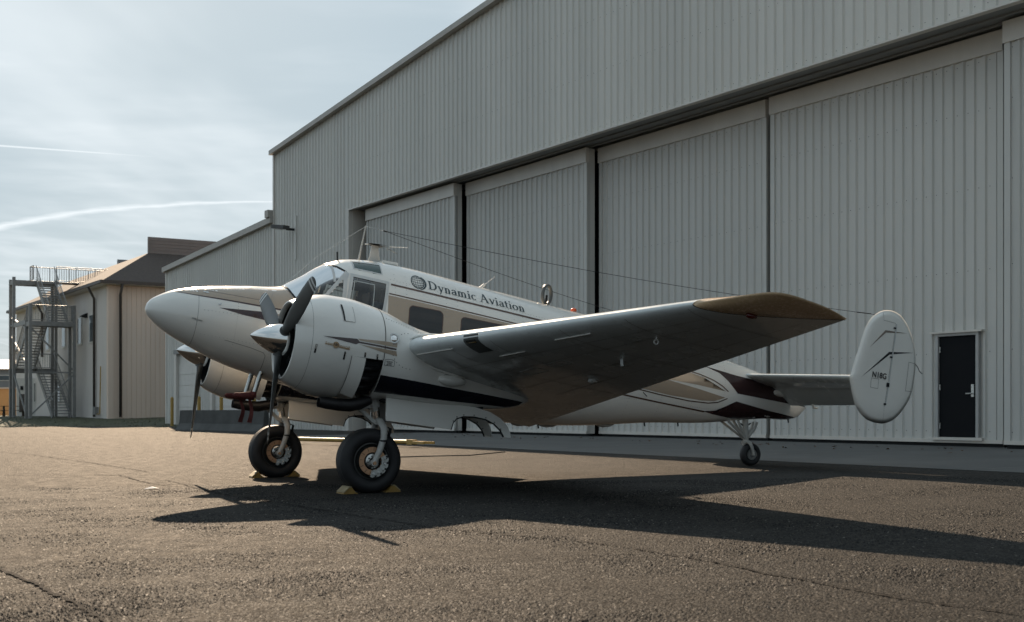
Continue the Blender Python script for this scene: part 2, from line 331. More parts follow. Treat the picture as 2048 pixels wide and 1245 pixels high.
# ---------------------------------------------------------------- ground
def asphalt_mat():
    m=bpy.data.materials.new('aged_asphalt'); m.use_nodes=True; N,L=nodes(m); b=N['Principled BSDF']
    tcn=N.new('ShaderNodeTexCoord'); P=tcn.outputs['Object']
    def noise(s,d=5,r=.6):
        n=N.new('ShaderNodeTexNoise'); n.inputs['Scale'].default_value=s; n.inputs['Detail'].default_value=d; n.inputs['Roughness'].default_value=r; L.new(P,n.inputs['Vector']); return n.outputs[0]
    def rng(x,a,b_,c,d):
        r=N.new('ShaderNodeMapRange'); r.inputs[1].default_value=a; r.inputs[2].default_value=b_; r.inputs[3].default_value=c; r.inputs[4].default_value=d; L.new(x,r.inputs[0]); return r.outputs[0]
    def mul(a,b_):
        r=N.new('ShaderNodeMath'); r.operation='MULTIPLY'; L.new(a,r.inputs[0])
        if isinstance(b_,float): r.inputs[1].default_value=b_
        else: L.new(b_,r.inputs[1])
        return r.outputs[0]
    def add(a,b_):
        r=N.new('ShaderNodeMath'); r.operation='ADD'; L.new(a,r.inputs[0]); L.new(b_,r.inputs[1]); return r.outputs[0]
    v=N.new('ShaderNodeTexVoronoi'); v.inputs['Scale'].default_value=44; L.new(P,v.inputs['Vector'])
    v2=N.new('ShaderNodeTexVoronoi'); v2.inputs['Scale'].default_value=75; L.new(P,v2.inputs['Vector'])
    big=rng(noise(.35,4),.3,.7,.72,1.22); mid=rng(noise(2.6,6,.7),.3,.7,.78,1.2); fine=rng(noise(38,4),.3,.7,.62,1.4)
    sv=N.new('ShaderNodeSeparateColor'); L.new(v.outputs['Color'],sv.inputs[0])
    stone=rng(sv.outputs[0],0,1,.1,2.4)
    g=mul(mul(mul(big,mid),fine),stone)
    cr=N.new('ShaderNodeMix'); cr.data_type='RGBA'; cr.blend_type='MULTIPLY'; cr.inputs[0].default_value=1; cr.inputs[6].default_value=(.0165,.0152,.0138,1); L.new(g,cr.inputs[7])
    # dark tarry patches with ravelled edges
    dk=rng(noise(.9,9,.75),.52,.64,0,.8); m2=N.new('ShaderNodeMix'); m2.data_type='RGBA'; L.new(dk,m2.inputs[0]); L.new(cr.outputs[2],m2.inputs[6]); m2.inputs[7].default_value=(.0075,.0075,.0075,1)
    ro=N.new('ShaderNodeBsdfGlossy'); df=N.new('ShaderNodeBsdfDiffuse'); ad=N.new('ShaderNodeMixShader'); L.new(m2.outputs[2],df.inputs['Color']); ro.inputs['Color'].default_value=(1,.97,.93,1); fr=N.new('ShaderNodeFresnel'); fr.inputs[0].default_value=1.2; fm=N.new('ShaderNodeMath'); fm.operation='MULTIPLY'; fm.inputs[1].default_value=.082; L.new(fr.outputs[0],fm.inputs[0]); L.new(fm.outputs[0],ad.inputs[0]); L.new(df.outputs[0],ad.inputs[1]); L.new(ro.outputs[0],ad.inputs[2]); L.new(ad.outputs[0],N['Material Output'].inputs[0]); N.remove(b); b=ro
    L.new(rng(noise(5,5),.3,.7,.56,.72),b.inputs['Roughness'])
    h=add(mul(rng(v.outputs['Distance'],0,.6,1,0),.9),mul(rng(v2.outputs['Distance'],0,.6,1,0),.45))
    h=add(h,mul(noise(30,4,.7),.7))
    bp=N.new('ShaderNodeBump'); bp.inputs['Strength'].default_value=1.0; bp.inputs['Distance'].default_value=.011; L.new(h,bp.inputs['Height']); L.new(bp.outputs[0],ro.inputs['Normal']); L.new(bp.outputs[0],df.inputs['Normal'])
    return m
M['asphalt']=asphalt_mat()
def grass_mat():
    m=mat('dry_grass',(.055,.058,.028),.9,var=.4,vscale=1.3,bump=.8,bscale=16); return m
M['grass']=grass_mat()
M['earth']=mat('field_ground',(.10,.095,.06),.95,var=.3,vscale=.05,bump=.3,bscale=3)
def sheet(ns,ws,dz=0.):
    V=[];Fc=[]
    for n in ns:
        for w in ws:
            x,y,_=NW(n,w); V.append((x,y,ground_z(x,y)+dz))
    k=len(ws)
    for i in range(len(ns)-1):
        for j in range(k-1):
            a=i*k+j; Fc.append((a,a+k,a+k+1,a+1))
    return V,Fc
V,Fc=sheet([-1500,-60,-10,5,26,1500],[-1500,-100,0,60,110,2000],-.03)
earth=obj('ground',V,Fc,M['earth'],kind='structure')
V,Fc=sheet([-60,-20,-5,5,14.7,26],[-60,-20,0,15,30,45,60,66,74])
# the tarmac ends on a slanting line in front of the grass
tarmac=obj('tarmac',V,Fc,M['asphalt'],kind='structure')
V,Fc=sheet([15.3,18,23],[-40,-10,10,30,40],.006)
apron=obj('concrete_apron',V,Fc,M['concrete'],kind='structure')
for w in range(-36,40,6):                                # sawn joints between the slabs
    p=[NW(n,w+d) for n,d in ((15.3,-.012),(15.3,.012),(21.3,.012),(21.3,-.012))]
    obj('slab_joint',[(a,b,ground_z(a,b)+.009) for a,b,_ in p],[(0,1,2,3)],M['seam'],apron)
# cracks in the asphalt: ragged dark furrows filled with tar
def crack(pts,w,seed,rag=.8,step=.035):
    r=random.Random(seed); P=[]
    for (a,b) in zip(pts,pts[1:]):
        L=math.hypot(b[0]-a[0],b[1]-a[1]); k=max(1,int(L/step))
        for i in range(k): P.append((a[0]+(b[0]-a[0])*i/k,a[1]+(b[1]-a[1])*i/k))
    P.append(pts[-1]); q=[]; dr=0
    for i,(x,y) in enumerate(P):
        dr=.90*dr+r.uniform(-.008,.008); q.append((x+dr*.6,y+dr))
    V=[];Fc=[]; n=len(q)
    for i,(x,y) in enumerate(q):
        p,s=q[max(i-1,0)],q[min(i+1,n-1)]; dx,dy=s[0]-p[0],s[1]-p[1]; l=math.hypot(dx,dy) or 1
        e=min(1,i/6,(n-1-i)/6)*w*(1-rag+2*rag*r.random())
        for sg in (-1,1):
            f=e*(.5+.5*r.random()); X,Y=x-dy/l*f*sg*.5,y+dx/l*f*sg*.5; V.append((X,Y,ground_z(X,Y)+.010))
    for i in range(n-1): Fc.append((2*i,2*i+2,2*i+3,2*i+1))
    return obj('crack',V,Fc,M['tar'],tarmac)
M['tar']=mat('crack_tar',(.014,.013,.0125),.9,var=.4,vscale=30,bump=.5,bscale=60,spec=.05)
CRACKS=[]
def gpx(x,y):   # where a spot of the tarmac seen in the photograph lies
    k=(x-1024)/2560; v=(823-y)/2560; Y=(.97+.0145*6.9)/(.0145*(NV[0]*k+NV[1])-v); return (k*Y,Y)
for i,(pl,w) in enumerate([
    ([(-20,1132),(70,1172),(130,1205),(212,1248)],.036),
    ([(330,960),(420,985),(600,1015),(760,1040),(900,1062),(1060,1075),(1240,1095),(1420,1125),(1640,1170),(1800,1198),(2080,1240)],.022),
    ([(170,950),(240,952),(300,968),(360,975)],.035),
    ([(0,952),(80,953),(170,950)],.03),
    ([(0,905),(60,910),(170,925),(300,945)],.03)]):
    crack([gpx(*p) for p in pl],w,i+3)
# loose and half-sunk chippings of the ravelled surface, in front of the airplane where single stones show
import numpy as np
def chippings(name,count,y0,y1,smin,smax,seed,par):
    rg=np.random.default_rng(seed); u=rg.random(count); Y=(y0**2+(y1**2-y0**2)*u)**.5; X=(rg.random(count)*1.0-.5)*Y*.86
    n=NV[0]*X+NV[1]*Y; Z=.0145*(n-6.9)
    # patches where the binder has worn away stand rougher
    pt=np.sin(X*1.7+1.3*np.sin(Y*1.1+.5))*np.sin(Y*2.3+.8*np.sin(X*2.1))+.6*np.sin(X*4.3-Y*3.1)*np.sin(Y*5.2+X)
    left=np.clip((-.35-X/Y)*6+ (6.5-Y)*.5,-1,1)
    rough=np.clip(.74+.20*pt+.30*left,.2,1.3)
    s=(smin+(smax-smin)*rg.random(count)**2)*(.75+.4*rough); h=s*(.35+.75*rg.random(count))*rough
    a=rg.random(count)*6.283; V=np.zeros((count,5,3))
    for k in range(4):
        r=s*(.55+.5*rg.random(count)); t=a+k*1.5708+rg.random(count)*.5; V[:,k,0]=X+r*np.cos(t); V[:,k,1]=Y+r*np.sin(t); V[:,k,2]=Z-.002
    V[:,4,0]=X+s*.35*(rg.random(count)-.5); V[:,4,1]=Y+s*.35*(rg.random(count)-.5); V[:,4,2]=Z+h
    me=bpy.data.meshes.new(name); me.vertices.add(count*5); me.vertices.foreach_set('co',V.ravel())
    b=np.arange(count)*5; T=np.stack([np.stack([b+k,b+(k+1)%4,b+4],1) for k in range(4)],1).reshape(-1,3)
    me.loops.add(T.size); me.loops.foreach_set('vertex_index',T.ravel().astype(np.int32)); me.polygons.add(len(T)); me.polygons.foreach_set('loop_start',np.arange(0,T.size,3,dtype=np.int32)); me.polygons.foreach_set('loop_total',np.full(len(T),3,dtype=np.int32))
    mi=np.repeat(rg.choice(4,count,p=[.44,.36,.17,.03]),4).astype(np.int32); 
    for q in ('stone_dark','stone_mid','stone_brown','stone_pale'): me.materials.append(M[q])
    me.polygons.foreach_set('material_index',mi); me.update(calc_edges=True); me.validate()
    return obj(name,me,None,None,par,kind='stuff')
M['stone_dark']=mat('dark_chipping',(.012,.012,.012),.8,spec=.15,var=.3,vscale=60); M['stone_mid']=mat('grey_chipping',(.026,.025,.0235),.75,spec=.15,var=.3,vscale=60)
M['stone_brown']=mat('brown_chipping',(.044,.038,.031),.75,spec=.15,var=.3,vscale=60); M['stone_pale']=mat('pale_chipping',(.11,.10,.088),.7,spec=.2,var=.3,vscale=60)
chippings('chippings',95000,4.4,8.5,.008,.020,1,tarmac); chippings('chippings',130000,8.5,17.0,.010,.022,2,tarmac)
# a scrap of white litter
x,y=gpx(303,979); lz=ground_z(x,y)
obj('paper_scrap',[(x-.09,y-.05,lz+.004),(x+.07,y-.06,lz+.02),(x+.10,y+.03,lz+.006),(x+.0,y+.07,lz+.03),(x-.06,y+.05,lz+.008),(x,y,lz+.035)],[(0,1,5),(1,2,5),(2,3,5),(3,4,5),(4,0,5)],M['paper'],label='small white scrap of litter on the asphalt left of the propeller shadow',cat='litter')
# dry leaves blown against the hangar
r=random.Random(5); V=[];Fc=[]
for i in range(130):
    w=r.uniform(8,46); n=21.0-abs(r.gauss(0,1.0)); s=r.uniform(.03,.075); a=r.uniform(0,6.3); x,y,_=NW(n,w); z=ground_z(x,y)+.012
    b=len(V)
    for k in range(5):
        t=a+k*1.256; V.append((x+s*math.cos(t)*(1 if k%2 else .6),y+s*math.sin(t),z+r.uniform(0,.035)))
    Fc.append((b,b+1,b+2)); Fc.append((b,b+2,b+3)); Fc.append((b,b+3,b+4))
M['leaf']=mat('dry_leaf',(.09,.045,.02),.8,var=.4,vscale=3)
obj('fallen_leaves',V,Fc,M['leaf'],kind='stuff',label='dry brown leaves scattered on the apron along the hangar doors',cat='leaves')
# grass bank in front of the office building, rising to its foot
def gpt(x,y,Y): k=(x-1024)/2560; return (k*Y,Y,.97+(823-y)/2560*Y)
V=[];Fc=[]; r=random.Random(2); NX,NR=120,26
for i in range(NX+1):
    xx=-140+ (560+140)*i/NX
    k=(xx-1024)/2560
    Y0=70-12*max(0,min(1,xx/333.)); Y0=min(Y0,72)
    x0,y0=k*Y0,Y0; z0=ground_z(x0,y0)-.04
    for j in range(NR+1):
        t=j/NR; Y=Y0+(118-Y0)*t
        rise=min(1,t*2.2); z=z0+(.60-z0)*(3*rise*rise-2*rise**3)+(r.uniform(-.015,.02) if 0<j else .0)
        V.append((k*Y,Y,z))
for i in range(NX):
    for j in range(NR):
        a=i*(NR+1)+j; Fc.append((a,a+NR+1,a+NR+2,a+1))
grass=obj('grass_bank',V,Fc,M['grass'],kind='stuff',label='dark grass bank at the foot of the office building and stair tower',cat='grass')
# rough tufts along its edge
V=[];Fc=[]
for i in range(1500):
    xx=r.uniform(-20,335); t=r.random()**1.6*.32; k=(xx-1024)/2560; Y0=70-12*max(0,min(1,xx/333.)); Y=Y0+(118-Y0)*t
    rise=min(1,t*2.2); z0=ground_z(k*Y0,Y0)-.04; z=z0+(.60-z0)*(3*rise*rise-2*rise**3)
    x,y=k*Y,Y; h=r.uniform(.02,.07); a=r.uniform(0,6.3); b=len(V)
    V+=[(x-.03*math.cos(a),y-.03*math.sin(a),z-.02),(x+.03*math.cos(a),y+.03*math.sin(a),z-.02),(x+r.uniform(-.06,.06),y+r.uniform(-.06,.06),z+h)]; Fc.append((b,b+1,b+2))
obj('grass_tufts',V,Fc,M['grass'],grass,kind='stuff')
# ---------------------------------------------------------------- buildings: a frame turned with the hangar wall
ROTH=math.atan2(-WV[1],-WV[0])
class FR:
    """local frame of a building: x along -w, y along n"""
    def __init__(s,n,w,z): s.n,s.w,s.z=n,w,z; s.loc=NW(n,w,z)
    def __call__(s,n,w,z): return (s.w-w, n-s.n, z-s.z)
def ribbed(fr,n,w0,w1,z0f,z1f,nr,depth=.042,out=-1):
    """one ribbed sheet from w0 down to w1 (left to right), nr ribs, faces -n"""
    pts=[]; W=w0-w1; p=W/nr
    for i in range(nr):
        b=i*p
        pts+=[(b,0),(b+.58*p,0),(b+.68*p,depth),(b+.84*p,depth),(b+.94*p,0)]
    pts.append((W,0)); V=[]; Fc=[]
    for a,d in pts:
        w=w0-a
        V.append(fr(n+out*d,w,z0f(w))); V.append(fr(n+out*d,w,z1f(w)))
    for i in range(len(pts)-1): Fc.append((2*i,2*i+2,2*i+3,2*i+1))
    return V,Fc
def fbox(mb,fr,n0,n1,w0,w1,z0,z1):
    a=fr(n0,w0,z0); b=fr(n1,w1,z1)
    return mb.box((min(a[0],b[0]),min(a[1],b[1]),min(a[2],b[2])),(max(a[0],b[0]),max(a[1],b[1]),max(a[2],b[2])))
C=lambda v:(lambda w:v)
# ---- the hangar
HF=FR(21.2,23.5,.2)
hangar=thing('hangar','large grey ribbed metal hangar with sliding doors behind the airplane','hangar',HF.loc,(0,0,ROTH))
RAKE=lambda w:14.87-.0858*abs(w-23.5)
WL,WR,OL,OR=53.22,-6.22,45.5,1.5
wall=MB()
fbox(wall,HF,21.45,21.65,WL-.05,OL,0,12.2); fbox(wall,HF,21.45,21.65,OR,WR+.05,0,12.2); fbox(wall,HF,21.45,21.65,OL,OR,9.05,12.2)
wall.add([HF(21.45,WL-.05,12.1),HF(21.45,23.5,14.6),HF(21.45,WR+.05,12.1)],[(0,1,2)])
fbox(wall,HF,22.9,23.1,OL,OR,0,9.3)
hwall=wall.build('wall_core',M['gap'],hangar)
i=0; w=WL
while w>WR+.2:
    w1=max(w-.9144,WR); z0=8.8 if (w<=OL+.2 and w1>=OR-.2) else .1
    if w>OL>w1 or w>OR>w1: w1=OL if w>OL else OR; z0=.1 if w>OL-.001 and w1>=OL else 8.8
    V,Fc=ribbed(HF,21.2,w,w1,C(z0),lambda q:RAKE(q)-.05,3 if w-w1>.6 else 1)
    obj('cladding_sheet',V,Fc,M['clad'],hangar); w=w1
# rake trim, corner trims, roof
t=MB()
for a,b in ((WL+.07,23.5),(23.5,WR-.07)):
    za,zb=RAKE(a),RAKE(b); P=[]
    for n,dz in ((20.95,-.09),(20.95,.10),(21.5,.10),(21.5,-.09)): P.append((n,dz))
    V=[HF(n,a,za+d) for n,d in P]+[HF(n,b,zb+d) for n,d in P]
    t.add(V,[(0,1,2,3),(7,6,5,4),(0,4,5,1),(1,5,6,2),(2,6,7,3),(3,7,4,0)])
t.build('rake_trim',M['raketrim'],hangar)
t=MB(); fbox(t,HF,21.12,21.4,WL+.03,WL-.12,.1,12.25); t.build('corner_trim',M['trim'],hangar)
t=MB(); fbox(t,HF,21.13,21.3,OL+.10,OL-.08,.1,8.82); t.build('jamb_trim',M['trim'],hangar)
t=MB(); fbox(t,HF,21.3,22.85,OL,OL-.1,.1,9.0); t.build('jamb_return',M['trim'],hangar)
t=MB(); fbox(t,HF,21.13,21.30,OL-.08,OR,8.775,8.815); t.build('soffit_edge_trim',M['trim'],hangar)
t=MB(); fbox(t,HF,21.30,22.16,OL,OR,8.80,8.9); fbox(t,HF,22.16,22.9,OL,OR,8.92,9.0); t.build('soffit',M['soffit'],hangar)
for nn in (21.66,22.06,22.5):
    t=MB(); fbox(t,HF,nn,nn+.10,OL-.2,OR+.2,8.76,8.797 if nn<22.1 else 8.918); t.build('door_track',M['soffit'],hangar)
t=MB()
t.add([HF(21.5,WL,12.2),HF(21.5,23.5,14.8),HF(70,23.5,14.8),HF(70,WL,12.2)],[(0,1,2,3)])
t.add([HF(21.5,WR,12.2),HF(21.5,23.5,14.8),HF(70,23.5,14.8),HF(70,WR,12.2)],[(3,2,1,0)])
t.build('roof',M['roofmetal'],hangar)
t=MB(); fbox(t,HF,21.4,70,WL,WL-.1,0,12.2); fbox(t,HF,21.4,70,WR+.1,WR,0,12.2); fbox(t,HF,69.9,70,WL,WR,0,12.2); t.build('side_wall',M['clad'],hangar)
# sliding leaves
def leaf(n,w0,w1,sheets=8):
    mb=MB(); fbox(mb,HF,n+.02,n+.26,w0,w1,.31,8.72); L=mb.build('door_leaf',M['doorclad'],hangar)
    ws=(w0-w1-.24)/sheets
    V,Fc=ribbed(HF,n,w0-.12,w0-.12-ws,C(.36),C(8.32),3,.042); me=None
    for k in range(sheets):
        if me is None:
            s=obj('cladding_sheet',V,Fc,M['doorclad'],L); me=s.data
        else:
            s=obj('cladding_sheet',me,None,None,L); s.location=(ws*k,0,0)
    for a,b in ((w0,w0-.14),(w1+.14,w1)):
        mb=MB(); fbox(mb,HF,n-.036,n+.1,a,b,.31,8.31); mb.build('edge_trim',M['doorclad'],L)
    mb=MB(); fbox(mb,HF,n-.075,n+.05,w0+.01,w1-.01,8.305,8.735); mb.build('header_panel',M['trim'],L)
    mb=MB(); fbox(mb,HF,n-.055,n+.05,w0,w1,.305,.385); mb.build('bottom_rail',M['trim'],L)
    mb=MB(); fbox(mb,HF,n+.03,n+.2,w0-.02,w1+.02,.18,.302); mb.build('bottom_seal',M['gap'],L)
    return L
L1=leaf(21.6,44.73,37.88); L2=leaf(22.0,37.74,30.72); L3=leaf(22.4,30.65,23.60); L4=leaf(22.35,23.40,16.68); L5=leaf(21.95,16.36,9.3); L6=leaf(21.55,9.1,2.2)
for n,a,b in ((21.75,44.95,44.72),(22.3,37.95,37.6),(22.6,30.9,30.55),(22.6,23.62,23.38)):
    mb=MB(); fbox(mb,HF,n+.1,n+.3,a,b,.2,8.9); mb.build('joint_seal',M['gap'],hangar)
# fasteners: rows of screws along the girts, too small to pick apart
def screws(par,n,w0,w1,zf,pitch):
    V=[];Fc=[]; w=w0-.05
    while w>w1+.03:
        for z in zf(w):
            a=HF(n,w,z); s=.013; b=len(V); V+=[(a[0]-s,a[1]-.006,a[2]),(a[0],a[1]-.006,a[2]-s),(a[0]+s,a[1]-.006,a[2]),(a[0],a[1]-.006,a[2]+s)]; Fc.append((b,b+1,b+2,b+3))
        w-=pitch
    obj('screw_rows',V,Fc,M['seamdark'],par,kind='stuff')
M['seamdark']=mat('weathered_screws',(.12,.115,.11),.6,var=.3,vscale=5)
for L_,n,a,b in ((L1,21.6,44.73,37.88),(L2,22.0,37.74,30.72),(L3,22.4,30.65,23.60),(L4,22.35,23.40,16.68),(L5,21.95,16.36,9.3)):
    screws(L_,n,a-.12,b+.12,lambda w:(.55,2.2,3.9,5.6,7.2,8.2),(a-b-.24)/24)
screws(hangar,21.2,WL,OL,lambda w:(.4,2.2,4,5.8,7.6,9.4,11,RAKE(w)-.3),.3048)
screws(hangar,21.2,OL,WR,lambda w:(8.95,10.5,12.0,RAKE(w)-.3),.3048)
# personnel door in the fourth leaf
dn=22.35
mb=MB(); fbox(mb,HF,dn-.10,dn+.02,18.33,18.26,.40,2.62); fbox(mb,HF,dn-.10,dn+.02,17.30,17.23,.40,2.62); fbox(mb,HF,dn-.10,dn+.02,18.26,17.30,2.56,2.62); pd=mb.build('personnel_door_frame',M['frame_grey'],L4)
mb=MB(); fbox(mb,HF,dn-.115,dn+.02,18.42,17.14,.36,.42); mb.build('door_threshold',M['trim'],L4)
mb=MB(); fbox(mb,HF,dn-.15,dn-.02,18.44,17.12,2.62,2.66); mb.build('drip_cap',M['trim'],L4)
mb=MB(); fbox(mb,HF,dn-.052,dn+.01,18.255,17.305,.425,2.555); mb.build('personnel_door',M['doordark'],L4)
for z in (2.28,1.48,.66):
    mb=MB(); fbox(mb,HF,dn-.07,dn-.05,18.25,18.22,z-.06,z+.06); mb.build('hinge',M['steel'],L4)
mb=MB(); fbox(mb,HF,dn-.075,dn-.05,17.43,17.36,1.27,1.53); mb.build('lock_plate',M['steel'],L4)
mb=MB(); a=HF(dn-.06,17.395,1.34); mb.tube([a,(a[0],a[1]-.06,a[2]),(a[0]-.13,a[1]-.065,a[2])],.013,8); mb.build('door_handle',M['steel'],L4)
# flood light on the wall
mb=MB(); a=HF(21.2,50.75,8.66); mb.bar((a[0]-.02,a[1]-.02,a[2]),(a[0]-.02,a[1]-.45,a[2]+.0),.09,.09); fl=mb.build('lamp_arm',M['gap'],hangar)
mb=MB(); c=Vector((a[0]-.25,a[1]-.62,a[2]+.12))
mb.bar(c+Vector((-.38,-.12,.03)),c+Vector((.36,.12,-.07)),.34,.16); mb.build('floodlight',mat('floodlight_grey',(.07,.07,.07),.5,var=.2),hangar)
mb=MB(); mb.bar(c+Vector((-.33,-.11,-.065)),c+Vector((.05,.02,-.115)),.26,.03); mb.build('floodlight_lens',M['winframe'],hangar)
mb=MB(); fbox(mb,HF,21.10,21.19,50.72,50.60,7.4,9.25); mb.build('conduit',M['clad'],hangar)
# ---- lean-to at the left end
AF=FR(21.2,61,.1)
annex=thing('hangar_annex','lower grey ribbed lean-to with sloping roof at the left end of the hangar','building',AF.loc,(0,0,ROTH))
AR=lambda w:9.40-.048*(w-53.22)
mb=MB(); fbox(mb,AF,21.42,55,68.78,53.3,-.1,8.5); mb.build('wall_core',M['gap'],annex)
DO=[(66.9,63.6),(61.2,57.9)]       # overhead doors
w=68.81
while w>53.3:
    w1=max(w-.9144,53.25); z0=-.05
    for a,b in DO:
        if w<=a+.5 and w1>=b-.5: z0=4.0
    V,Fc=ribbed(AF,21.2,w,w1,C(z0),lambda q:AR(q)-.05,3); obj('cladding_sheet',V,Fc,M['clad'],annex); w=w1
mb=MB(); P=((20.98,-.14),(20.98,.12),(21.6,.12),(21.6,-.14)); V=[AF(n,68.95,AR(68.95)+d) for n,d in P]+[AF(n,53.2,AR(53.2)+d) for n,d in P]
mb.add(V,[(0,1,2,3),(7,6,5,4),(0,4,5,1),(1,5,6,2),(2,6,7,3),(3,7,4,0)]); mb.build('rake_trim',M['raketrim'],annex)
mb=MB(); fbox(mb,AF,20.9,21.6,53.65,53.25,AR(53.25)+.10,AR(53.25)+.42); mb.build('rake_end_cap',M['raketrim'],annex)
mb=MB(); mb.add([AF(21.5,68.9,8.62),AF(21.5,53.2,9.38),AF(55,53.2,9.38),AF(55,68.9,8.62)],[(0,1,2,3)]); mb.build('roof',M['roofmetal'],annex)
mb=MB(); fbox(mb,AF,21.14,21.35,68.84,68.66,-.05,8.6); mb.build('corner_trim',M['trim'],annex)
for a,b in DO:
    mb=MB(); fbox(mb,AF,21.30,21.40,a,b,-.02,4.0); dr=mb.build('overhead_door',M['winframe'],annex)
    for k in range(1,7):
        mb=MB(); fbox(mb,AF,21.27,21.30,a-.02,b+.02,.05+.57*(k-1),.05+.57*k-.03); mb.build('door_panel',M['winframe'],dr)
    for x0,x1 in ((a+.35,a),(b,b-.35)):
        mb=MB(); fbox(mb,AF,21.12,21.42,x0,x1,-.05,4.2); mb.build('door_jamb',M['trim'],dr)
    mb=MB(); fbox(mb,AF,21.10,21.42,a+.4,b-.4,4.0,4.22); mb.build('door_head',M['soffit'],dr)
# ---- office building
OF=FR(21.3,81,.5)
office=thing('office_building','tan two-storey office building with dark hip roof beyond the hangar','building',OF.loc,(0,0,ROTH))
EZ=9.0; ON,OW=44.,109.
mb=MB(); fbox(mb,OF,21.4,ON,OW,81.08,.2,EZ); mb.build('wall_core',M['siding'],office)
w=OW
while w>81.1:                                             # long left face
    w1=max(w-.9144,81.02); V,Fc=ribbed(OF,21.3,w,w1,C(.45),C(EZ),4,.02); obj('siding_sheet',V,Fc,M['sidingl'],office); w=w1
n=21.55
while n<ON-.2:                                            # end face towards the hangar
    n1=min(n+1.2,ON); pts=[]
    for i in range(4):
        b=i*.3; pts+=[(b,0),(b+.255,0),(b+.262,-.03),(b+.293,-.03)]
    pts.append((1.2,0)); V=[];Fc=[]
    for a,d in pts:
        for z in (.45,EZ): V.append(OF(n+a,81.0-d,z))
    for i in range(len(pts)-1): Fc.append((2*i,2*i+2,2*i+3,2*i+1))
    obj('siding_sheet',V,Fc,M['siding'],office); n=n1
mb=MB(); fbox(mb,OF,21.26,21.6,81.3,80.94,.4,EZ); mb.build('corner_trim',M['siding'],office)
# hip roof, gutters, fascia
e=.55; d=4.1; zt=11.46
A=[OF(21.3-e,81-e,EZ+.05),OF(ON+e,81-e,EZ+.05),OF(ON+e,OW+e,EZ+.05),OF(21.3-e,OW+e,EZ+.05)]
B=[OF(21.3-e+d,81-e+d,zt),OF(ON+e-d,81-e+d,zt),OF(ON+e-d,OW+e-d,zt),OF(21.3-e+d,OW+e-d,zt)]
mb=MB(); mb.add(A+B,[(0,1,5,4),(1,2,6,5),(2,3,7,6),(3,0,4,7),(4,5,6,7)]); roof=mb.build('roof',M['shingle'],office)
mb=MB(); fbox(mb,OF,21.3-e,ON+e,OW+e,81-e,EZ-.14,EZ-.06); mb.build('soffit_board',M['trim'],office)
mb=MB(); fbox(mb,OF,21.3-e-.12,21.3-e,OW+e,81-e-.12,EZ-.10,EZ+.10); fbox(mb,OF,21.3-e,ON+e,81-e,81-e-.12,EZ-.10,EZ+.10); mb.build('gutter',M['gutter'],office)
mb=MB(); fbox(mb,OF,21.3-e+d+.02,ON-2,84.6+.25,84.6,zt-.1,zt+1.08); par=mb.build('roof_screen',M['parapet'],roof)
for k in range(5):
    mb=MB(); fbox(mb,OF,21.3-e+d,ON-2,84.6,84.56,zt+.21*k,zt+.21*k+.185); mb.build('screen_board',M['parapet'],roof)
mb=MB(); fbox(mb,OF,27,33,100.2,99.9,zt,zt+1.25); mb.build('far_roof_screen',M['farwall'],roof)
def downspout(pts):
    mb=MB(); mb.tube(pts,.085,8); return mb.build('downspout',M['gutter'],office,smooth=True)
q=OF
downspout([q(22.0,81-e-.06,EZ-.1),q(22.0,80.85,EZ-.75),q(22.0,80.85,.6)])
downspout([q(21.3-e-.06,83.6,EZ-.1),q(21.15,83.9,EZ-.8),q(21.15,83.9,.6)])
downspout([q(21.3-e-.06,98.6,EZ-.1),q(21.15,98.9,EZ-.8),q(21.15,98.9,5.)])
def owin(n0,n1,w0,w1,z0,z1):
    mb=MB(); fbox(mb,OF,n0,n1,w0,w1,z0,z1); o_=mb.build('window',M['winframe'],office)
    return o_
def face_window(w0,w1,z0,z1):            # on the long face
    o_=owin(21.22,21.3,w0,w1,z0,z1); mb=MB(); fbox(mb,OF,21.20,21.22,w0-.1,w1+.1,z0+.1,z1-.1); mb.build('pane',M['winglass'],o_)
for w_ in (84.9,88.0,92.5,97.5): face_window(w_+.55,w_-.55,5.4,7.3)
for w_ in (94,102): face_window(w_+.5,w_-.5,1.6,3.2)
o_=owin(25.2,27.6,81.0,80.90,6.0,6.9)
for a in (25.3,26.1,26.9):
    mb=MB(); fbox(mb,OF,a,a+.6,80.9,80.885,6.1,6.8); mb.build('pane',M['winglass'],o_)
mb=MB(); a=OF(21.3,86.4,7.25); mb.add([(a[0]-.28,a[1],a[2]+.2),(a[0]+.28,a[1],a[2]+.2),(a[0]+.28,a[1]-.42,a[2]-.02),(a[0]-.28,a[1]-.42,a[2]-.02),(a[0]-.28,a[1],a[2]-.12),(a[0]+.28,a[1],a[2]-.12)],[(0,1,2,3),(0,3,4),(1,5,2),(3,2,5,4)]); mb.build('wall_lamp',M['gap'],office)
mb=MB(); a=OF(21.15,82.3,3.8); mb.tube([a,(a[0],a[1]-.05,a[2]-3.0),(a[0]-.9,a[1]-.05,a[2]-3.02)],.04,6); mb.build('gas_pipe',M['yellow'],office)
mb=MB(); fbox(mb,OF,20.95,21.2,83.35,83.0,.75,1.25); mb.build('meter_box',M['galv'],office)
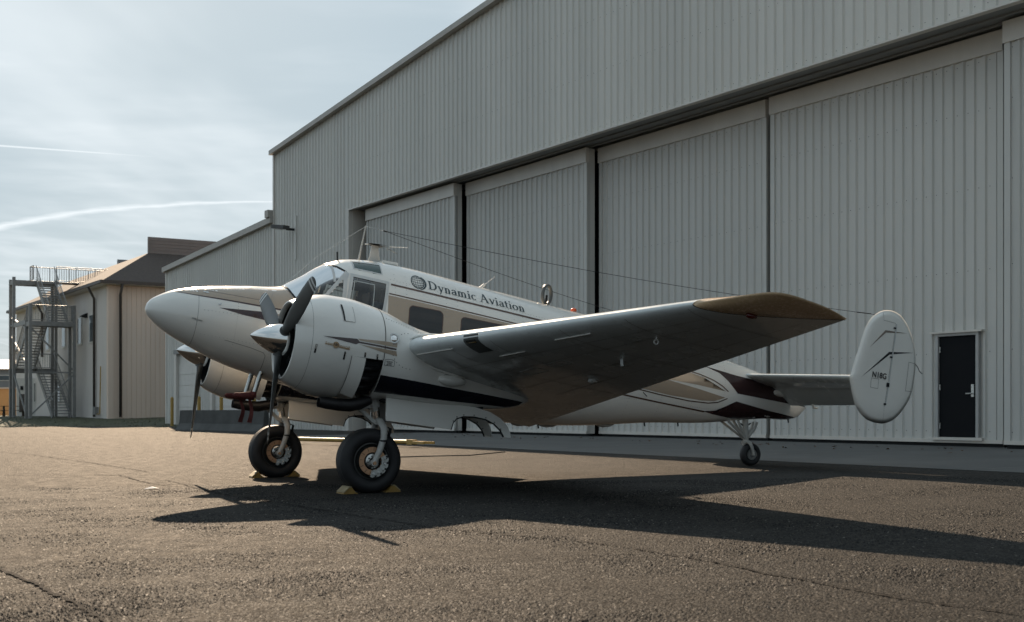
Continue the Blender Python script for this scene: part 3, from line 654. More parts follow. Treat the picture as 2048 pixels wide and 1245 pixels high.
# ---------------------------------------------------------------- steel stair tower
TW,TN=86.4,20.5; TF=FR(19.1,89.5,.6)
tower=thing('steel_stair_tower','galvanised steel outdoor stair tower with switchback flights beside the office building','stair tower',TF.loc,(0,0,ROTH))
nl,nr=TN-2.75,TN; nm=(nl+nr)/2; W0,W1,W2,W3=TW,TW+1.2,TW+5.2,TW+6.3
ZL,ZM,ZT=3.9,6.8,9.9
def tbar(a,b,w=.1,h=.1,name='beam',m='galv',par=None):
    mb=MB(); mb.bar(TF(*a),TF(*b),w,h); return mb.build(name,M[m],par or tower)
for n in (nl,nr):
    for w,zt in ((W0,ZM+1.1),(W1,ZM+.1),(W2,ZT+.1 if n==nr else ZT+.2),(W3,ZT+.1)):
        tbar((n,w,.5),(n,w,zt),.19,.19,'post')
for (a,b) in (((nl,W0,ZM-.15),(nr,W0,ZM-.15)),((nl,W1,ZM-.15),(nr,W1,ZM-.15)),((nl,W0,ZM-.15),(nl,W1,ZM-.15)),((nr,W0,ZM-.15),(nr,W1,ZM-.15)),
  ((nl,W2,ZL-.15),(nr,W2,ZL-.15)),((nl,W3,ZL-.15),(nr,W3,ZL-.15)),((nl,W2,ZT-.15),(nr,W2,ZT-.15)),((nl,W3,ZT-.15),(nr,W3,ZT-.15)),
  ((nl,W2,ZT-.15),(nl,W3,ZT-.15)),((nl,W1,ZT-.1-3),(nl,W2,ZT-.1-3)),((nr,W2,ZT-.15),(nr,W3,ZT-.15))): tbar(a,b,.12,.3)
for (a,b) in (((nl,W0,ZL-.4),(nr,W0,ZL-.4)),((nl,W0,ZM-.4),(nr,W0,ZL-.3)),((nr,W0,ZL-.5),(nl,W0,.7)),((nl,W2,ZL-.4),(nl,W1,.7)),((nl,W3,ZM+.6),(nl,W1,ZM-.4)),((nl,W3,ZM-.6),(nl,W1,ZL+.2)),((nl,W3,ZM),(nl,W1,ZM))):
    tbar(a,b,.09,.09,'brace')
for (a,b,z,n_) in ((W0,W1,ZM,nl),(W2,W3,ZL,nl),(W2,W3,ZT,nm-.1)):
    mb=MB(); fbox(mb,TF,n_,nr,b,a,z-.05,z); mb.build('landing',M['galv'],tower)
mb=MB(); fbox(mb,TF,nr,nr+4.6,W3,W2,ZT-.06,ZT); mb.build('walkway',M['galv'],tower)
def flight(n0,n1,wa,za,wb,zb,k):
    st=MB()
    for n in (n0+.06,n1-.06): st.bar(TF(n,wa,za-.05),TF(n,wb,zb-.05),.06,.32)
    S=st.build('stringer',M['galv'],tower); me=None; base=None
    for i in range(1,k):
        t=i/k; w=wa+(wb-wa)*t; z=za+(zb-za)*t
        p=TF((n0+n1)/2,w,z)
        if me is None:
            mb=MB(); hw=(n1-n0)/2-.1; mb.box((-.15,-hw,-.03),(.15,hw,.03)); o_=mb.build('tread',M['galv'],S); me=o_.data
        else: o_=obj('tread',me,None,None,S)
        o_.location=p
    for n in (n0+.06,n1-.06):                     # rails with thin balusters
        rl=MB(); up=1.05
        rl.tube([TF(n,wa,za+up),TF(n,wb,zb+up)],.03,6); rl.tube([TF(n,wa,za+.12),TF(n,wb,zb+.12)],.02,6)
        c=26
        for i in range(c+1):
            t=i/c; w=wa+(wb-wa)*t; z=za+(zb-za)*t; rl.bar(TF(n,w,z+.12),TF(n,w,z+up),.016,.016,(0,1,0))
        rl.build('stair_railing',M['galv'],S)
flight(nm+.02,nr-.05,W0+.3,.62,W2,ZL,17); flight(nl+.05,nm-.02,W2,ZL,W1,ZM,16); flight(nm+.02,nr-.05,W1,ZM,W2,ZT,17)
def railing(pts):
    mb=MB(); up=1.05
    for a,b in zip(pts,pts[1:]):
        A,B=Vector(TF(*a)),Vector(TF(*b)); U=Vector((0,0,up)); mb.tube([A+U,B+U],.032,6); mb.tube([A+Vector((0,0,.1)),B+Vector((0,0,.1))],.022,6)
        k=max(2,int((B-A).length/.16))
        for i in range(k+1):
            P=A.lerp(B,i/k); mb.bar(P+Vector((0,0,.1)),P+U,.016 if i%8 else .05,.016 if i%8 else .05,(0,1,0))
    mb.build('landing_railing',M['galv'],tower)
railing([(nl,W1,ZM),(nl,W0,ZM),(nr,W0,ZM),(nr,W1,ZM)]); railing([(nl,W2,ZL),(nl,W3,ZL),(nr,W3,ZL),(nr,W2,ZL)])
railing([(nm-.1,W2,ZT),(nm-.1,W3,ZT),(nr+4.6,W3,ZT)]); railing([(nr+.05,W2,ZT),(nr+4.6,W2,ZT)])
# ---------------------------------------------------------------- things around the buildings
def gp(x,y,Y): k=(x-1024)/2560; return (k*Y,Y,.97+(823-y)/2560*Y)
# white utility cabinet under the stairs
c=gp(58,833,98); mb=MB(); mb.box((-.75,-.5,0),(.75,.5,2.9)); 
cab=mb.build('utility_cabinet',M['winframe'],None,loc=c,label='white upright utility cabinet behind the lower stair landing',cat='cabinet')
mb=MB(); mb.box((-.55,-.53,.3),(-.05,-.5,1.7)); mb.build('cabinet_door',M['gutter'],cab)
mb=MB(); mb.box((-.45,-.56,2.0),(-.25,-.5,2.3)); mb.build('lamp',M['gap'],cab)
# ochre wall and far grey building
c=gp(-20,834,112); mb=MB(); mb.box((-7,-.2,0),(2.9,.2,2.45)); ow=mb.build('ochre_wall',M['ochre'],None,loc=c,label='low sunlit ochre yellow wall at the far left edge behind the stair tower',cat='wall')
mb=MB(); mb.box((-7.05,-.3,2.45),(2.95,.3,2.56)); mb.build('wall_cap',M['trim'],ow)
c=gp(-40,834,150); mb=MB(); mb.box((-14,0,0),(14,10,5.6)); fb=mb.build('far_building',M['farwall'],None,loc=c,label='distant low grey building with white roof edge at the far left',cat='building')
mb=MB(); mb.add([(-14.4,-.5,5.6),(14.4,-.5,5.6),(14.4,5,6.9),(-14.4,5,6.9)],[(0,1,2,3)]); mb.build('roof',M['winframe'],fb)
mb=MB(); mb.box((1.5,-.08,4.2),(3.6,0,4.9)); w_=mb.build('window',M['winframe'],fb); mb=MB(); mb.box((1.65,-.1,4.3),(3.45,-.08,4.8)); mb.build('pane',M['winglass'],w_)
# picnic table
c=gp(27,833.5,92); pt=thing('picnic_table','dark wooden picnic table on the grass left of the stair tower','table',c,(0,0,.3))
for k in range(4):
    mb=MB(); mb.box((-.9,-.36+.185*k,.72),(.9,-.36+.185*k+.165,.76)); mb.build('table_plank',M['wood'],pt)
for s in (-1,1):
    mb=MB(); mb.box((-.9,s*.75-.13,.42),(.9,s*.75+.13,.46)); mb.build('bench_plank',M['wood'],pt)
    mb=MB(); mb.bar((s*.65,-.7,0),(s*.65,-.2,.74),.05,.1,(1,0,0)); mb.bar((s*.65,.7,0),(s*.65,.2,.74),.05,.1,(1,0,0)); mb.bar((s*.65,-.8,.4),(s*.65,.8,.4),.05,.09,(1,0,0)); mb.build('leg_frame',M['wood'],pt)
# bollards by the lean-to
bl=['leftmost yellow bollard, at the lean-to corner','second yellow bollard from the left, behind the far propeller blade','third yellow bollard from the left, behind the far engine','fourth yellow bollard, behind the concrete barrier right end']
def bollard(x,label,i):
    k=(x-1024)/2560; n=20.3; Y=n/(NV[0]*k+NV[1]); X=k*Y; mb=MB()
    mb.lathe([(0,.0),(0,.085),(1.44,.085),(1.49,.075),(1.525,.04),(1.535,0)],(0,0,0),(0,0,1),16)
    o_=mb.build('bollard',M['yellow'],None,smooth=True,sharp=50,loc=(X,Y,ground_z(X,Y)-.02),label=label,cat='bollard',group='yellow bollards along the lean-to')
    return o_
for i,x in enumerate((344,398,442.5,508)): bollard(x,bl[i],i)
bollard(561,'fifth yellow bollard from the left, seen behind the far wheel strut',4)
# concrete barrier
a=Vector((*gpx(364,862.5),0)); b=Vector((*gpx(533,866),0)); L=(b-a).length; ang=math.atan2(b.y-a.y,b.x-a.x)
prof=[(-.30,0),(.30,0),(.30,.08),(.13,.34),(.085,.88),(-.085,.88),(-.13,.34),(-.30,.08)]
mb=MB(); n=len(prof); V=[];Fc=[]
for i in range(9):
    for (y,z) in prof: V.append((L*i/8,y+random.uniform(-.006,.006),z+random.uniform(-.006,.006)))
for i in range(8):
    for k in range(n): Fc.append((i*n+k,i*n+(k+1)%n,(i+1)*n+(k+1)%n,(i+1)*n+k))
Fc.append(tuple(range(n))[::-1]); Fc.append(tuple(range(8*n,9*n)))
o_=obj('concrete_barrier',V,Fc,M['barrier'],None,label='weathered grey concrete traffic barrier behind the far propeller',cat='barrier',loc=(a.x,a.y,ground_z(a.x,a.y)-.01)); o_.rotation_euler=(0,-.0,ang)
# tow bar lying on the tarmac
a=Vector((*gpx(600,889),0)); b=Vector((*gpx(858,896),0)); ang=math.atan2(b.y-a.y,b.x-a.x); L=(b-a).length; z=ground_z(*((a+b)/2).xy)
tb=thing('tow_bar','long yellow aircraft tow bar lying on the tarmac behind the main wheels','tow bar',(a.x,a.y,z),(0,0,ang))
mb=MB(); mb.tube([(0,0,.13),(L*.86,0,.13)],.055,12); mb.build('shaft',M['yellow'],tb,smooth=True,sharp=60)
mb=MB(); mb.bar((L*.86,0,.13),(L*.90,0,.13),.16,.12); mb.bar((L*.9,-.07,.13),(L,-.16,.12),.05,.06); mb.bar((L*.9,.07,.13),(L,.16,.12),.05,.06); mb.build('head',M['yellow'],tb)
mb=MB(); mb.lathe([(-.045,.06),(-.045,.12),(.045,.12),(.045,.06)],(L*.55,-.14,.12),(0,1,0),16,True); mb.lathe([(-.045,.06),(-.045,.12),(.045,.12),(.045,.06)],(L*.55,.14,.12),(0,1,0),16,True); mb.build('wheel',M['rubber'],tb)
mb=MB(); mb.lathe([(-.02,.06),(-.02,.1),(.02,.1),(.02,.06)],(-.06,0,.13),(0,0,1),16,True); mb.build('tow_eye',M['yellow'],tb)
# rope on the ground between the wheels
P=[gpx(*p) for p in ((700,921),(760,917),(850,914),(940,912),(1010,905))]
mb=MB(); mb.tube([(x,y,ground_z(x,y)+.012) for x,y in P],.011,6); mb.build('rope',M['gap'],None,label='thin dark rope lying on the tarmac between the main wheels',cat='rope')
# ---------------------------------------------------------------- the airplane
plane=thing('airplane','white and tan twin-engine propeller airplane with twin tail fins parked on the tarmac','airplane',(AO[0],AO[1],0))
RM=Matrix(((AA[0]*PC,-AU[0],AA[0]*PS),(AA[1]*PC,-AU[1],AA[1]*PS),(-PS,0,PC))); plane.rotation_euler=RM.to_euler()
def inpoly(x,z,P):
    r=False; j=len(P)-1
    for i in range(len(P)):
        (a,b),(c,d)=P[i],P[j]
        if (b>z)!=(d>z) and x<(c-a)*(z-b)/(d-b)+a: r=not r
        j=i
    return r
# ---- fuselage shell with window openings
PWS=[(-.83,2.54),(-.805,2.484),(-.78,2.411),(-.742,2.346),(-.70,2.32),(-.484,2.32),(-.121,2.795),(-.196,2.855),(-.27,2.883),(-.27,3.2),(-.83,3.2)]
PTR=[(-.105,2.738),(-.15,2.32),(-.446,2.32)]
PSD=[(-.035,2.768),(.452,2.743),(.40,2.32),(-.105,2.32)]
PRF=[(.012,2.985),(.39,2.998),(.386,2.852),(.008,2.873)]
xs=[-2.5,-2.497,-2.485,-2.46,-2.42]; x=-2.36
while x<-.9: xs.append(x); x+=.06
x=-.88
while x<.52: xs.append(x); x+=.0175
x=.58
while x<7.5: xs.append(x); x+=.08
xs+=[7.55,7.65,7.75,7.83,7.9,7.96,8.0,8.03,8.045,8.05]
NA_=144; V=[fus_pt(x,2*math.pi*k/NA_) for x in xs for k in range(NA_)]
parts={'body':[], ('windshield',-1):[],('windshield',1):[],('quarter_window',-1):[],('quarter_window',1):[],('cockpit_side_window',-1):[],('cockpit_side_window',1):[],('roof_window',-1):[],('roof_window',1):[]}
for i in range(len(xs)-1):
    for k in range(NA_):
        a=i*NA_+k; b=i*NA_+(k+1)%NA_; f=(a,a+NA_,b+NA_,b)
        key='body'; xm=(xs[i]+xs[i+1])/2
        if -.9<xm<.52:
            c=[V[q] for q in f]; ym=sum(q[1] for q in c)/4; zm=sum(q[2] for q in c)/4; sg=-1 if ym<0 else 1
            for nm,P in (('windshield',PWS),('quarter_window',PTR),('cockpit_side_window',PSD),('roof_window',PRF)):
                if zm>2.0 and inpoly(xm,zm,P) and not (nm=='windshield' and abs(ym)<.022): key=(nm,sg)
        parts[key].append(f)
def sub(V,Fc,fn=None):
    ids={};VV=[];FF=[]
    for f in Fc:
        q=[]
        for i in f:
            if i not in ids: ids[i]=len(VV); VV.append(fn(V[i]) if fn else V[i])
            q.append(ids[i])
        FF.append(q)
    return VV,FF
VV,FF=sub(V,parts['body']); fus=obj('fuselage',VV,FF,M['white'],plane,smooth=True)
for key,fl in parts.items():
    if key!='body':
        VV,FF=sub(V,fl); obj(key[0],VV,FF,M['greenwin' if key[0]=='roof_window' else 'glass'],fus,smooth=True)
def inset(p):
    c=F_C(p[0]); return (p[0],p[1]*.965,c+(p[2]-c)*.975)
VV,FF=sub(V,[f for f in parts['body'] if -.9<V[f[0]][0]<.52],inset); obj('cockpit_lining',VV,FF,M['interior'],fus,smooth=True)
# cockpit inside
mb=MB(); mb.box((-.70,-.55,1.7),(-.66,.55,2.38)); mb.box((-.66,-.5,2.34),(-.46,.5,2.39)); mb.build('instrument_panel',M['gap'],fus)
mb=MB(); mb.box((.50,-.5,1.5),(.53,-.22,2.7)); mb.box((.50,.22,1.5),(.53,.5,2.7)); mb.build('cabin_bulkhead',M['interior'],fus)
mb=MB(); mb.box((-.7,-.5,1.66),(.5,.5,1.70)); mb.build('cockpit_floor',M['interior'],fus)
for s in (-1,1):
    mb=MB(); mb.box((-.08,s*.3-.21,1.95),(.34,s*.3+.21,2.07)); mb.grid(lambda u,v:(.30+.12*v-.03*math.sin(u*3.14),s*.3-.2+.4*u,2.05+.46*v*(1-.08*(2*u-1)**2)),8,6); mb.grid(lambda u,v:(.36+.12*v,s*.3-.2+.4*u,2.05+.46*v*(1-.08*(2*u-1)**2)),8,6); mb.build('pilot_seat',mat('seat_fabric',(.06,.065,.075),.8,var=.2),fus)
    mb=MB(); mb.tube([(-.55,s*.28,2.2),(-.36,s*.28,2.24)],.015,8); mb.tube([(-.36,s*.28-.13,2.32),(-.35,s*.28-.13,2.24),(-.35,s*.28,2.2),(-.35,s*.28+.13,2.24),(-.36,s*.28+.13,2.32)],.014,8); mb.build('control_yoke',M['gap'],fus)
def skin(yf,a,b,off):
    """a spot of a curved flank (a,b)->y, lifted off the skin along its normal"""
    e=.004; y=yf(a,b); gx=(yf(a+e,b)-yf(a-e,b))/(2*e); gz=(yf(a,b+e)-yf(a,b-e))/(2*e); gx=max(-6,min(6,gx)); gz=max(-6,min(6,gz)); l=math.sqrt(1+gx*gx+gz*gz)
    return (a-gx/l*off, y+off/l, b-gz/l*off)
def port(off): return lambda a,b:(lambda p:(p[0],-p[1],p[2]))(skin(fus_y,a,b,off))
def star(off): return lambda a,b:skin(fus_y,a,b,off)
def both(polys,name,m,off=.003,step=.05,par=None):
    decal(polys,port(off),step,name,M[m],par or fus); decal(polys,star(off),step,name,M[m],par or fus)
def outline(P,w): return [q for a,b in zip(P,P[1:]+P[:1]) for q in strip([a,b],w)]
def ring_poly(P,w):
    """closed band round an outline with mitred corners"""
    n=len(P); A=[];B=[]
    for i in range(n):
        p,c,q=P[i-1],P[i],P[(i+1)%n]
        def nrm(u,v): dx,dy=v[0]-u[0],v[1]-u[1]; l=math.hypot(dx,dy); return (-dy/l,dx/l)
        n1,n2=nrm(p,c),nrm(c,q); mx_,my_=n1[0]+n2[0],n1[1]+n2[1]; l=math.hypot(mx_,my_) or 1; mx_/=l; my_/=l
        k=w/2/max(.45,mx_*n1[0]+my_*n1[1]); A.append((c[0]+mx_*k,c[1]+my_*k)); B.append((c[0]-mx_*k,c[1]-my_*k))
    return [[A[i],A[(i+1)%n],B[(i+1)%n],B[i]] for i in range(n)]
both(ring_poly(PSD,.042),'side_window_frame','frame',.008,.03)
both(strip([(-.09,2.79),(-.125,2.70),(-.155,2.30)],.05),'window_post','frame',.009,.03)
both(strip([(-.095,2.80),(-.466,2.315)],.042),'windshield_strut','frame',.010,.03)
both(strip([(-.285,2.89),(-.196,2.862),(-.10,2.80)],.022),'windshield_seal','gap',.006,.03)
both(strip([(-.835,2.52),(-.81,2.485),(-.785,2.411),(-.747,2.346),(-.70,2.31),(-.48,2.31)],.024),'windshield_sill','gap',.006,.02)
both(ring_poly(PRF,.016),'roof_window_seal','frame',.004,.03)
# sliding pane of the side window
P=[(.0,2.70),(.27,2.69),(.25,2.36),(-.05,2.36)]
both(ring_poly(P,.013),'sliding_pane_frame','frame',-.004,.04)
def hoop(x0,a0,a1,w,off,m,name,par):
    def f(u,v):
        p=fus_pt(x0+w*(v-.5),a0+(a1-a0)*u); c=F_C(x0); d=Vector((0,p[1],p[2]-c)).normalized()*off; return (p[0],p[1]+d.y,p[2]+d.z)
    mb=MB(); mb.grid(f,40,1); return mb.build(name,M[m],par,smooth=True)
hoop(-.262,math.pi*.72,math.pi*1.28,.03,.006,'frame','windshield_top_frame',fus)
# ---- livery on the fuselage sides
top_edge=[(x,F_C(x)+.992*(F_TOP(x)-F_C(x))) for x in (-.86,-1.0,-1.2,-1.4,-1.6,-1.8,-2.0)]
both([[(-2.183,2.214),(-1.889,2.199),(-1.617,2.191),(-1.199,2.175),(-.871,2.160),(-.62,2.15),(-.62,2.29),(-.72,2.31),(-.77,2.35),(-.80,2.41)]+top_edge],'nose_paint','tan',.0015,.04)
both(strip([(-2.183,2.213),(-1.889,2.196),(-1.617,2.188),(-1.199,2.171),(-.871,2.158),(.42,2.10)],[.004,.012,.017,.02,.02,.02]),'stripe','maroon',.003)
both([[(-1.679,2.074),(-1.4,2.088),(-1.175,2.099),(-1.09,2.058),(.4,2.0),(.4,1.98),(-1.09,2.04),(-1.124,1.998),(-1.398,2.025)]],'stripe','maroon',.003)
both([[(-1.05,2.097),(-.6,2.10),(.4,2.07),(.4,2.02),(-1.04,2.072)],[(-1.07,2.02),(.4,1.96),(.4,1.88),(-.6,1.95)]],'stripe','tan',.0024)
TAN=[(.46,2.578),(.84,2.562),(1.7,2.516),(2.53,2.47),(4.2,2.367),(5.0,2.303),(5.0,1.886),(4.575,1.905),(3,1.98),(.46,2.05)]
TAN2=[(5.0,2.303),(5.33,2.276),(5.488,2.268),(5.764,2.235),(6.007,2.155),(6.23,2.083),(5.66,2.105),(5.0,2.107)]
TAN3=[(5.0,2.105),(5.67,2.048),(6.24,1.987),(6.024,1.905),(5.793,1.884),(5.131,1.880),(5.0,1.886)]
both([TAN,TAN2,TAN3],'tan_band','tan',.0018,.06)
both(strip([(.50,2.734),(1.36,2.69),(2.892,2.611),(4.4,2.515),(5.80,2.405)],.026),'stripe','brownline',.003)
both(strip([(.47,2.603),(.84,2.584),(1.709,2.538),(2.532,2.492),(4.2,2.389),(5.43,2.295),(5.70,2.267),(5.964,2.217),(6.148,2.155),(6.278,2.085)],.017),'stripe','brownline',.003)
both(strip([(.46,2.02),(3,1.955),(4.52,1.887),(4.941,1.863),(5.526,1.845),(5.917,1.862),(6.104,1.897),(6.281,1.981)],.017),'stripe','brownline',.0034)
both(strip([(2.2,1.83),(4.277,1.771),(4.982,1.749),(5.9,1.728)],.022),'stripe','brownline',.003)
both([[(5.772,2.412),(6.131,2.385),(6.393,2.362),(6.646,2.350),(6.95,2.33),(7.3,2.33),(7.672,2.28),(7.832,2.189),(8.029,2.072),(7.517,2.068),(6.472,2.083),(6.264,2.244),(6.086,2.348)]],'tail_paint','maroon',.003)
both([[(6.47,1.961),(7.142,1.91),(7.826,1.879),(7.62,1.832),(7.25,1.80),(6.86,1.735),(6.51,1.70),(6.093,1.711),(5.875,1.732),(6.116,1.775),(6.3,1.862)]],'tail_paint','maroon',.0036)
# seams of the nose cap and panels
hoop(-1.92,0,2*math.pi,.004,.002,'seam','nose_cap_seam',fus)
both(strip([(-1.9,2.285),(-1.05,2.245),(-1.02,2.36)],.005),'panel_seam','seam',.003)
both(strip([(-1.556,1.685),(-1.223,1.631),(-1.06,1.592),(-1.03,1.56),(-1.02,1.36)],.005),'panel_seam','seam',.003)
both(strip([(-1.985,1.90),(-1.93,1.893)],.016)+strip([(-1.91,1.885),(-1.86,1.878)],.014),'nose_latch','steel',.006,.02)
both([[(-1.86,2.27),(-1.80,2.265),(-1.80,2.245),(-1.86,2.25)]],'nose_latch','steel',.006,.02)
both([[(-1.70,2.11),(-1.66,2.105),(-1.655,2.13)]],'nose_bracket','steel',.012,.02)
# cabin windows
def rrect(x0,x1,z0,z1,sl,r=.06,n=5):
    P=[]
    for cx,cz,a in ((x1-r,z1-r,0),(x0+r,z1-r,90),(x0+r,z0+r,180),(x1-r,z0+r,270)):
        for i in range(n+1):
            t=math.radians(a+90*i/n); P.append((cx+r*math.cos(t),cz+r*math.sin(t)))
    return [(x,z+sl*(x-x0)) for x,z in P]
for x0,x1,z0,z1 in ((.762,1.252,2.14,2.493),(1.521,2.294,2.13,2.458),(2.56,3.1,2.11,2.40)):
    P=rrect(x0,x1,z0,z1,-.02); both([P],'cabin_window','darkwin',.004,.05); both(ring_poly(P,.012),'window_rim','brownline',.005,.06)
# rivet rows along frames and stringers of the fuselage
for f in (port,star):
    V=[];Fc=[]
    def rv(a,b,s=.0052):
        p=Vector(f(.0022)(a,b)); b0=len(V); V.extend([p+Vector((-s,0,0)),p+Vector((0,0,-s)),p+Vector((s,0,0)),p+Vector((0,0,s))]); Fc.append((b0,b0+1,b0+2,b0+3))
    for x0,x1,z0,z1 in ((.5,5.6,2.53,2.36),(.5,5.6,2.46,2.30),(.5,6.2,2.80,2.45),(-1.85,-.9,2.02,2.02),(-1.85,-.7,1.72,1.66),(3.5,6.6,1.70,1.80)):
        n=int((x1-x0)/.045)
        for i in range(n): rv(x0+(x1-x0)*i/n,z0+(z1-z0)*i/n)
    for x in (.56,.72,1.30,1.47,2.34,2.48,3.2,3.8,4.4,5.0,5.6,6.2,-1.0,-1.45):
        c=F_C(x)
        for i in range(26):
            z=F_BOT(x)+(F_TOP(x)-F_BOT(x))*(.10+.80*i/25); rv(x,z)
    obj('rivet_rows',V,Fc,M['rivetdark'],fus,kind='stuff')
# ---- lettering
def arc(cx,cy,rx,ry,a0,a1,tk,tn,n=12):
    P=[];out_=[]
    for i in range(n+1):
        a=math.radians(a0+(a1-a0)*i/n); w=tn+(tk-tn)*abs(math.cos(a)); c,s=math.cos(a),math.sin(a)
        P.append(((cx+(rx+w/2)*c,cy+(ry+w/2*.8)*s),(cx+(rx-w/2)*c,cy+(ry-w/2*.8)*s)))
    return [[P[i][0],P[i+1][0],P[i+1][1],P[i][1]] for i in range(n)]
def ln(x0,y0,x1,y1,w): return strip([(x0,y0),(x1,y1)],w)
def serif(x,y,w=.26): return ln(x-w/2,y,x+w/2,y,.05)
TK,TN_=.145,.06
def g_i(): return ln(.15,0,.15,.62,TK)+serif(.15,.025,.27)+ln(.03,.60,.16,.60,.05)+arc(.15,.86,.045,.05,0,360,.09,.09,10)
def g_n(dx=0): return ln(.15+dx,0,.15+dx,.62,TK)+serif(.15+dx,.025,.27)+ln(.03+dx,.60,.16+dx,.60,.05)+arc(.30+dx,.42,.14,.17,0,150,TK,TN_+.03)+ln(.44+dx,0,.44+dx,.43,TK)+serif(.44+dx,.025,.25)
GL={'D':(.84,ln(.16,0,.16,1,TK)+ln(.02,.03,.36,.03,.06)+ln(.02,.97,.36,.97,.06)+arc(.34,.5,.36,.455,-90,90,.17,.07,16)),
 'y':(.56,ln(.10,.60,.29,.02,TK)+ln(.49,.60,.17,-.30,.075)+ln(0,.60,.22,.60,.05)+ln(.38,.60,.58,.60,.05)),
 'n':(.62,g_n()),'m':(.93,g_n()+g_n(.30)[4:]),
 'a':(.53,arc(.24,.44,.15,.16,10,165,TK,TN_)+ln(.39,.04,.39,.46,TK)+ln(.36,.04,.53,.06,.06)+arc(.21,.17,.14,.15,60,300,.13,.06)+ln(.24,.33,.39,.37,.06)+ln(.22,.03,.39,.12,.06)),
 'i':(.31,g_i()),'c':(.50,arc(.28,.31,.20,.29,45,315,TK,TN_)),
 ' ':(.30,[]),'A':(.84,ln(.38,1.0,.10,.03,.075)+ln(.38,1.0,.70,.03,.16)+ln(.20,.36,.56,.36,.06)+serif(.10,.025,.24)+serif(.70,.025,.28)),
 'v':(.57,ln(.10,.60,.29,.02,TK)+ln(.48,.60,.29,.02,.075)+ln(0,.60,.22,.60,.05)+ln(.38,.60,.58,.60,.05)),
 't':(.39,ln(.17,.06,.17,.82,TK)+ln(.02,.60,.36,.60,.06)+arc(.28,.12,.10,.11,180,300,.1,.06,6)),
 'o':(.60,arc(.29,.31,.22,.29,0,360,TK+.01,TN_,24))}
def letters(word,fm,name,m,par,sc,gap=.03):
    V=[];Fc=[];x=0;i=0
    for ch in word:
        w,po=GL[ch]
        for p in po:
            i+=1; b0=len(V); A,B_,C_,D_=p; L=math.hypot(B_[0]-A[0],B_[1]-A[1]); nu=max(1,int(L/.1)); nv=2
            for u in range(nu+1):
                for v in range(nv+1):
                    s,t=u/nu,v/nv; q=[(A[d]*(1-s)+B_[d]*s)*(1-t)+(D_[d]*(1-s)+C_[d]*s)*t for d in (0,1)]
                    V.append(fm((x+q[0])*sc,q[1]*sc,.0005*(i%5)))
            for u in range(nu):
                for v in range(nv): k=b0+u*(nv+1)+v; Fc.append((k,k+1,k+nv+2,k+nv+1))
        x+=w+gap
    return obj(name,V,Fc,m,par),x*sc
LX0,LZ0,LX1,LZ1=1.052,2.770,2.545,2.695
wtot=sum(GL[c][0]+.03 for c in 'Dynamic Aviation'); LS=(LX1-LX0)/wtot
HS=.122/LS     # cap height against letter width
letters('Dynamic Aviation',lambda a,b,d:(LX0+a,-(fus_y(LX0+a,LZ0-.0503*a+b*HS)+.004+d),LZ0-.0503*a+b*HS),'lettering',M['lettering'],fus,LS)
letters('Dynamic Aviation',lambda a,b,d:(LX1-a,(fus_y(LX1-a,LZ1+.0503*a+b*HS)+.003+d),LZ1+.0503*a+b*HS),'lettering',M['lettering'],fus,LS)
# globe emblem
gx,gz,gr=.895,2.838,.094; GP=[]
for k in range(-3,4):
    r_=gr*math.sin(math.radians(90*k/4)); h=math.sqrt(gr*gr-r_*r_)
    GP+=strip([(gx+r_*math.cos(math.radians(q)),gz+gr*math.sin(math.radians(q))) for q in range(-90,91,18)],.005)
    GP+=strip([(gx-h,gz+r_*.95),(gx,gz+r_*.95-.012),(gx+h,gz+r_*.95)],.005)
GP+=[q for q in arc(gx,gz,gr,gr,0,360,.008,.008,28)]
GP+=arc(gx+.012,gz-.004,gr+.012,gr+.006,-80,60,.026,.006,14)
for sg,f in ((-1,port),(1,star)):
    V=[];Fc=[]
    for i,p in enumerate(GP):
        b0=len(V); V+=[f(.003+.0006*(i%4))(a,b) for a,b in p]; Fc.append(tuple(range(b0,b0+len(p))))
    obj('globe_emblem',V,Fc,M['lettering'],fus)
def text_mesh(s,offset=0.,shear=0.):
    cu=bpy.data.curves.new('t','FONT'); cu.body=s; cu.size=1; cu.offset=offset; cu.shear=shear; cu.resolution_u=3
    o_=bpy.data.objects.new('t',cu); COL.objects.link(o_); dg=bpy.context.evaluated_depsgraph_get(); me=bpy.data.meshes.new_from_object(o_.evaluated_get(dg)); bm=bmesh.new(); bm.from_mesh(me); bmesh.ops.triangulate(bm,faces=bm.faces[:]); bmesh.ops.subdivide_edges(bm,edges=[e for e in bm.edges if e.calc_length()>.25],cuts=3,use_grid_fill=True); bmesh.ops.triangulate(bm,faces=bm.faces[:]); bm.to_mesh(me); bm.free()
    V=[tuple(v.co) for v in me.vertices]; Fc=[tuple(p.vertices) for p in me.polygons]
    bpy.data.objects.remove(o_,do_unlink=True); bpy.data.meshes.remove(me); w=max(v[0] for v in V); x0=min(v[0] for v in V)
    return [((v[0]-x0)/(w-x0),v[1]) for v in V],Fc,(w-x0)
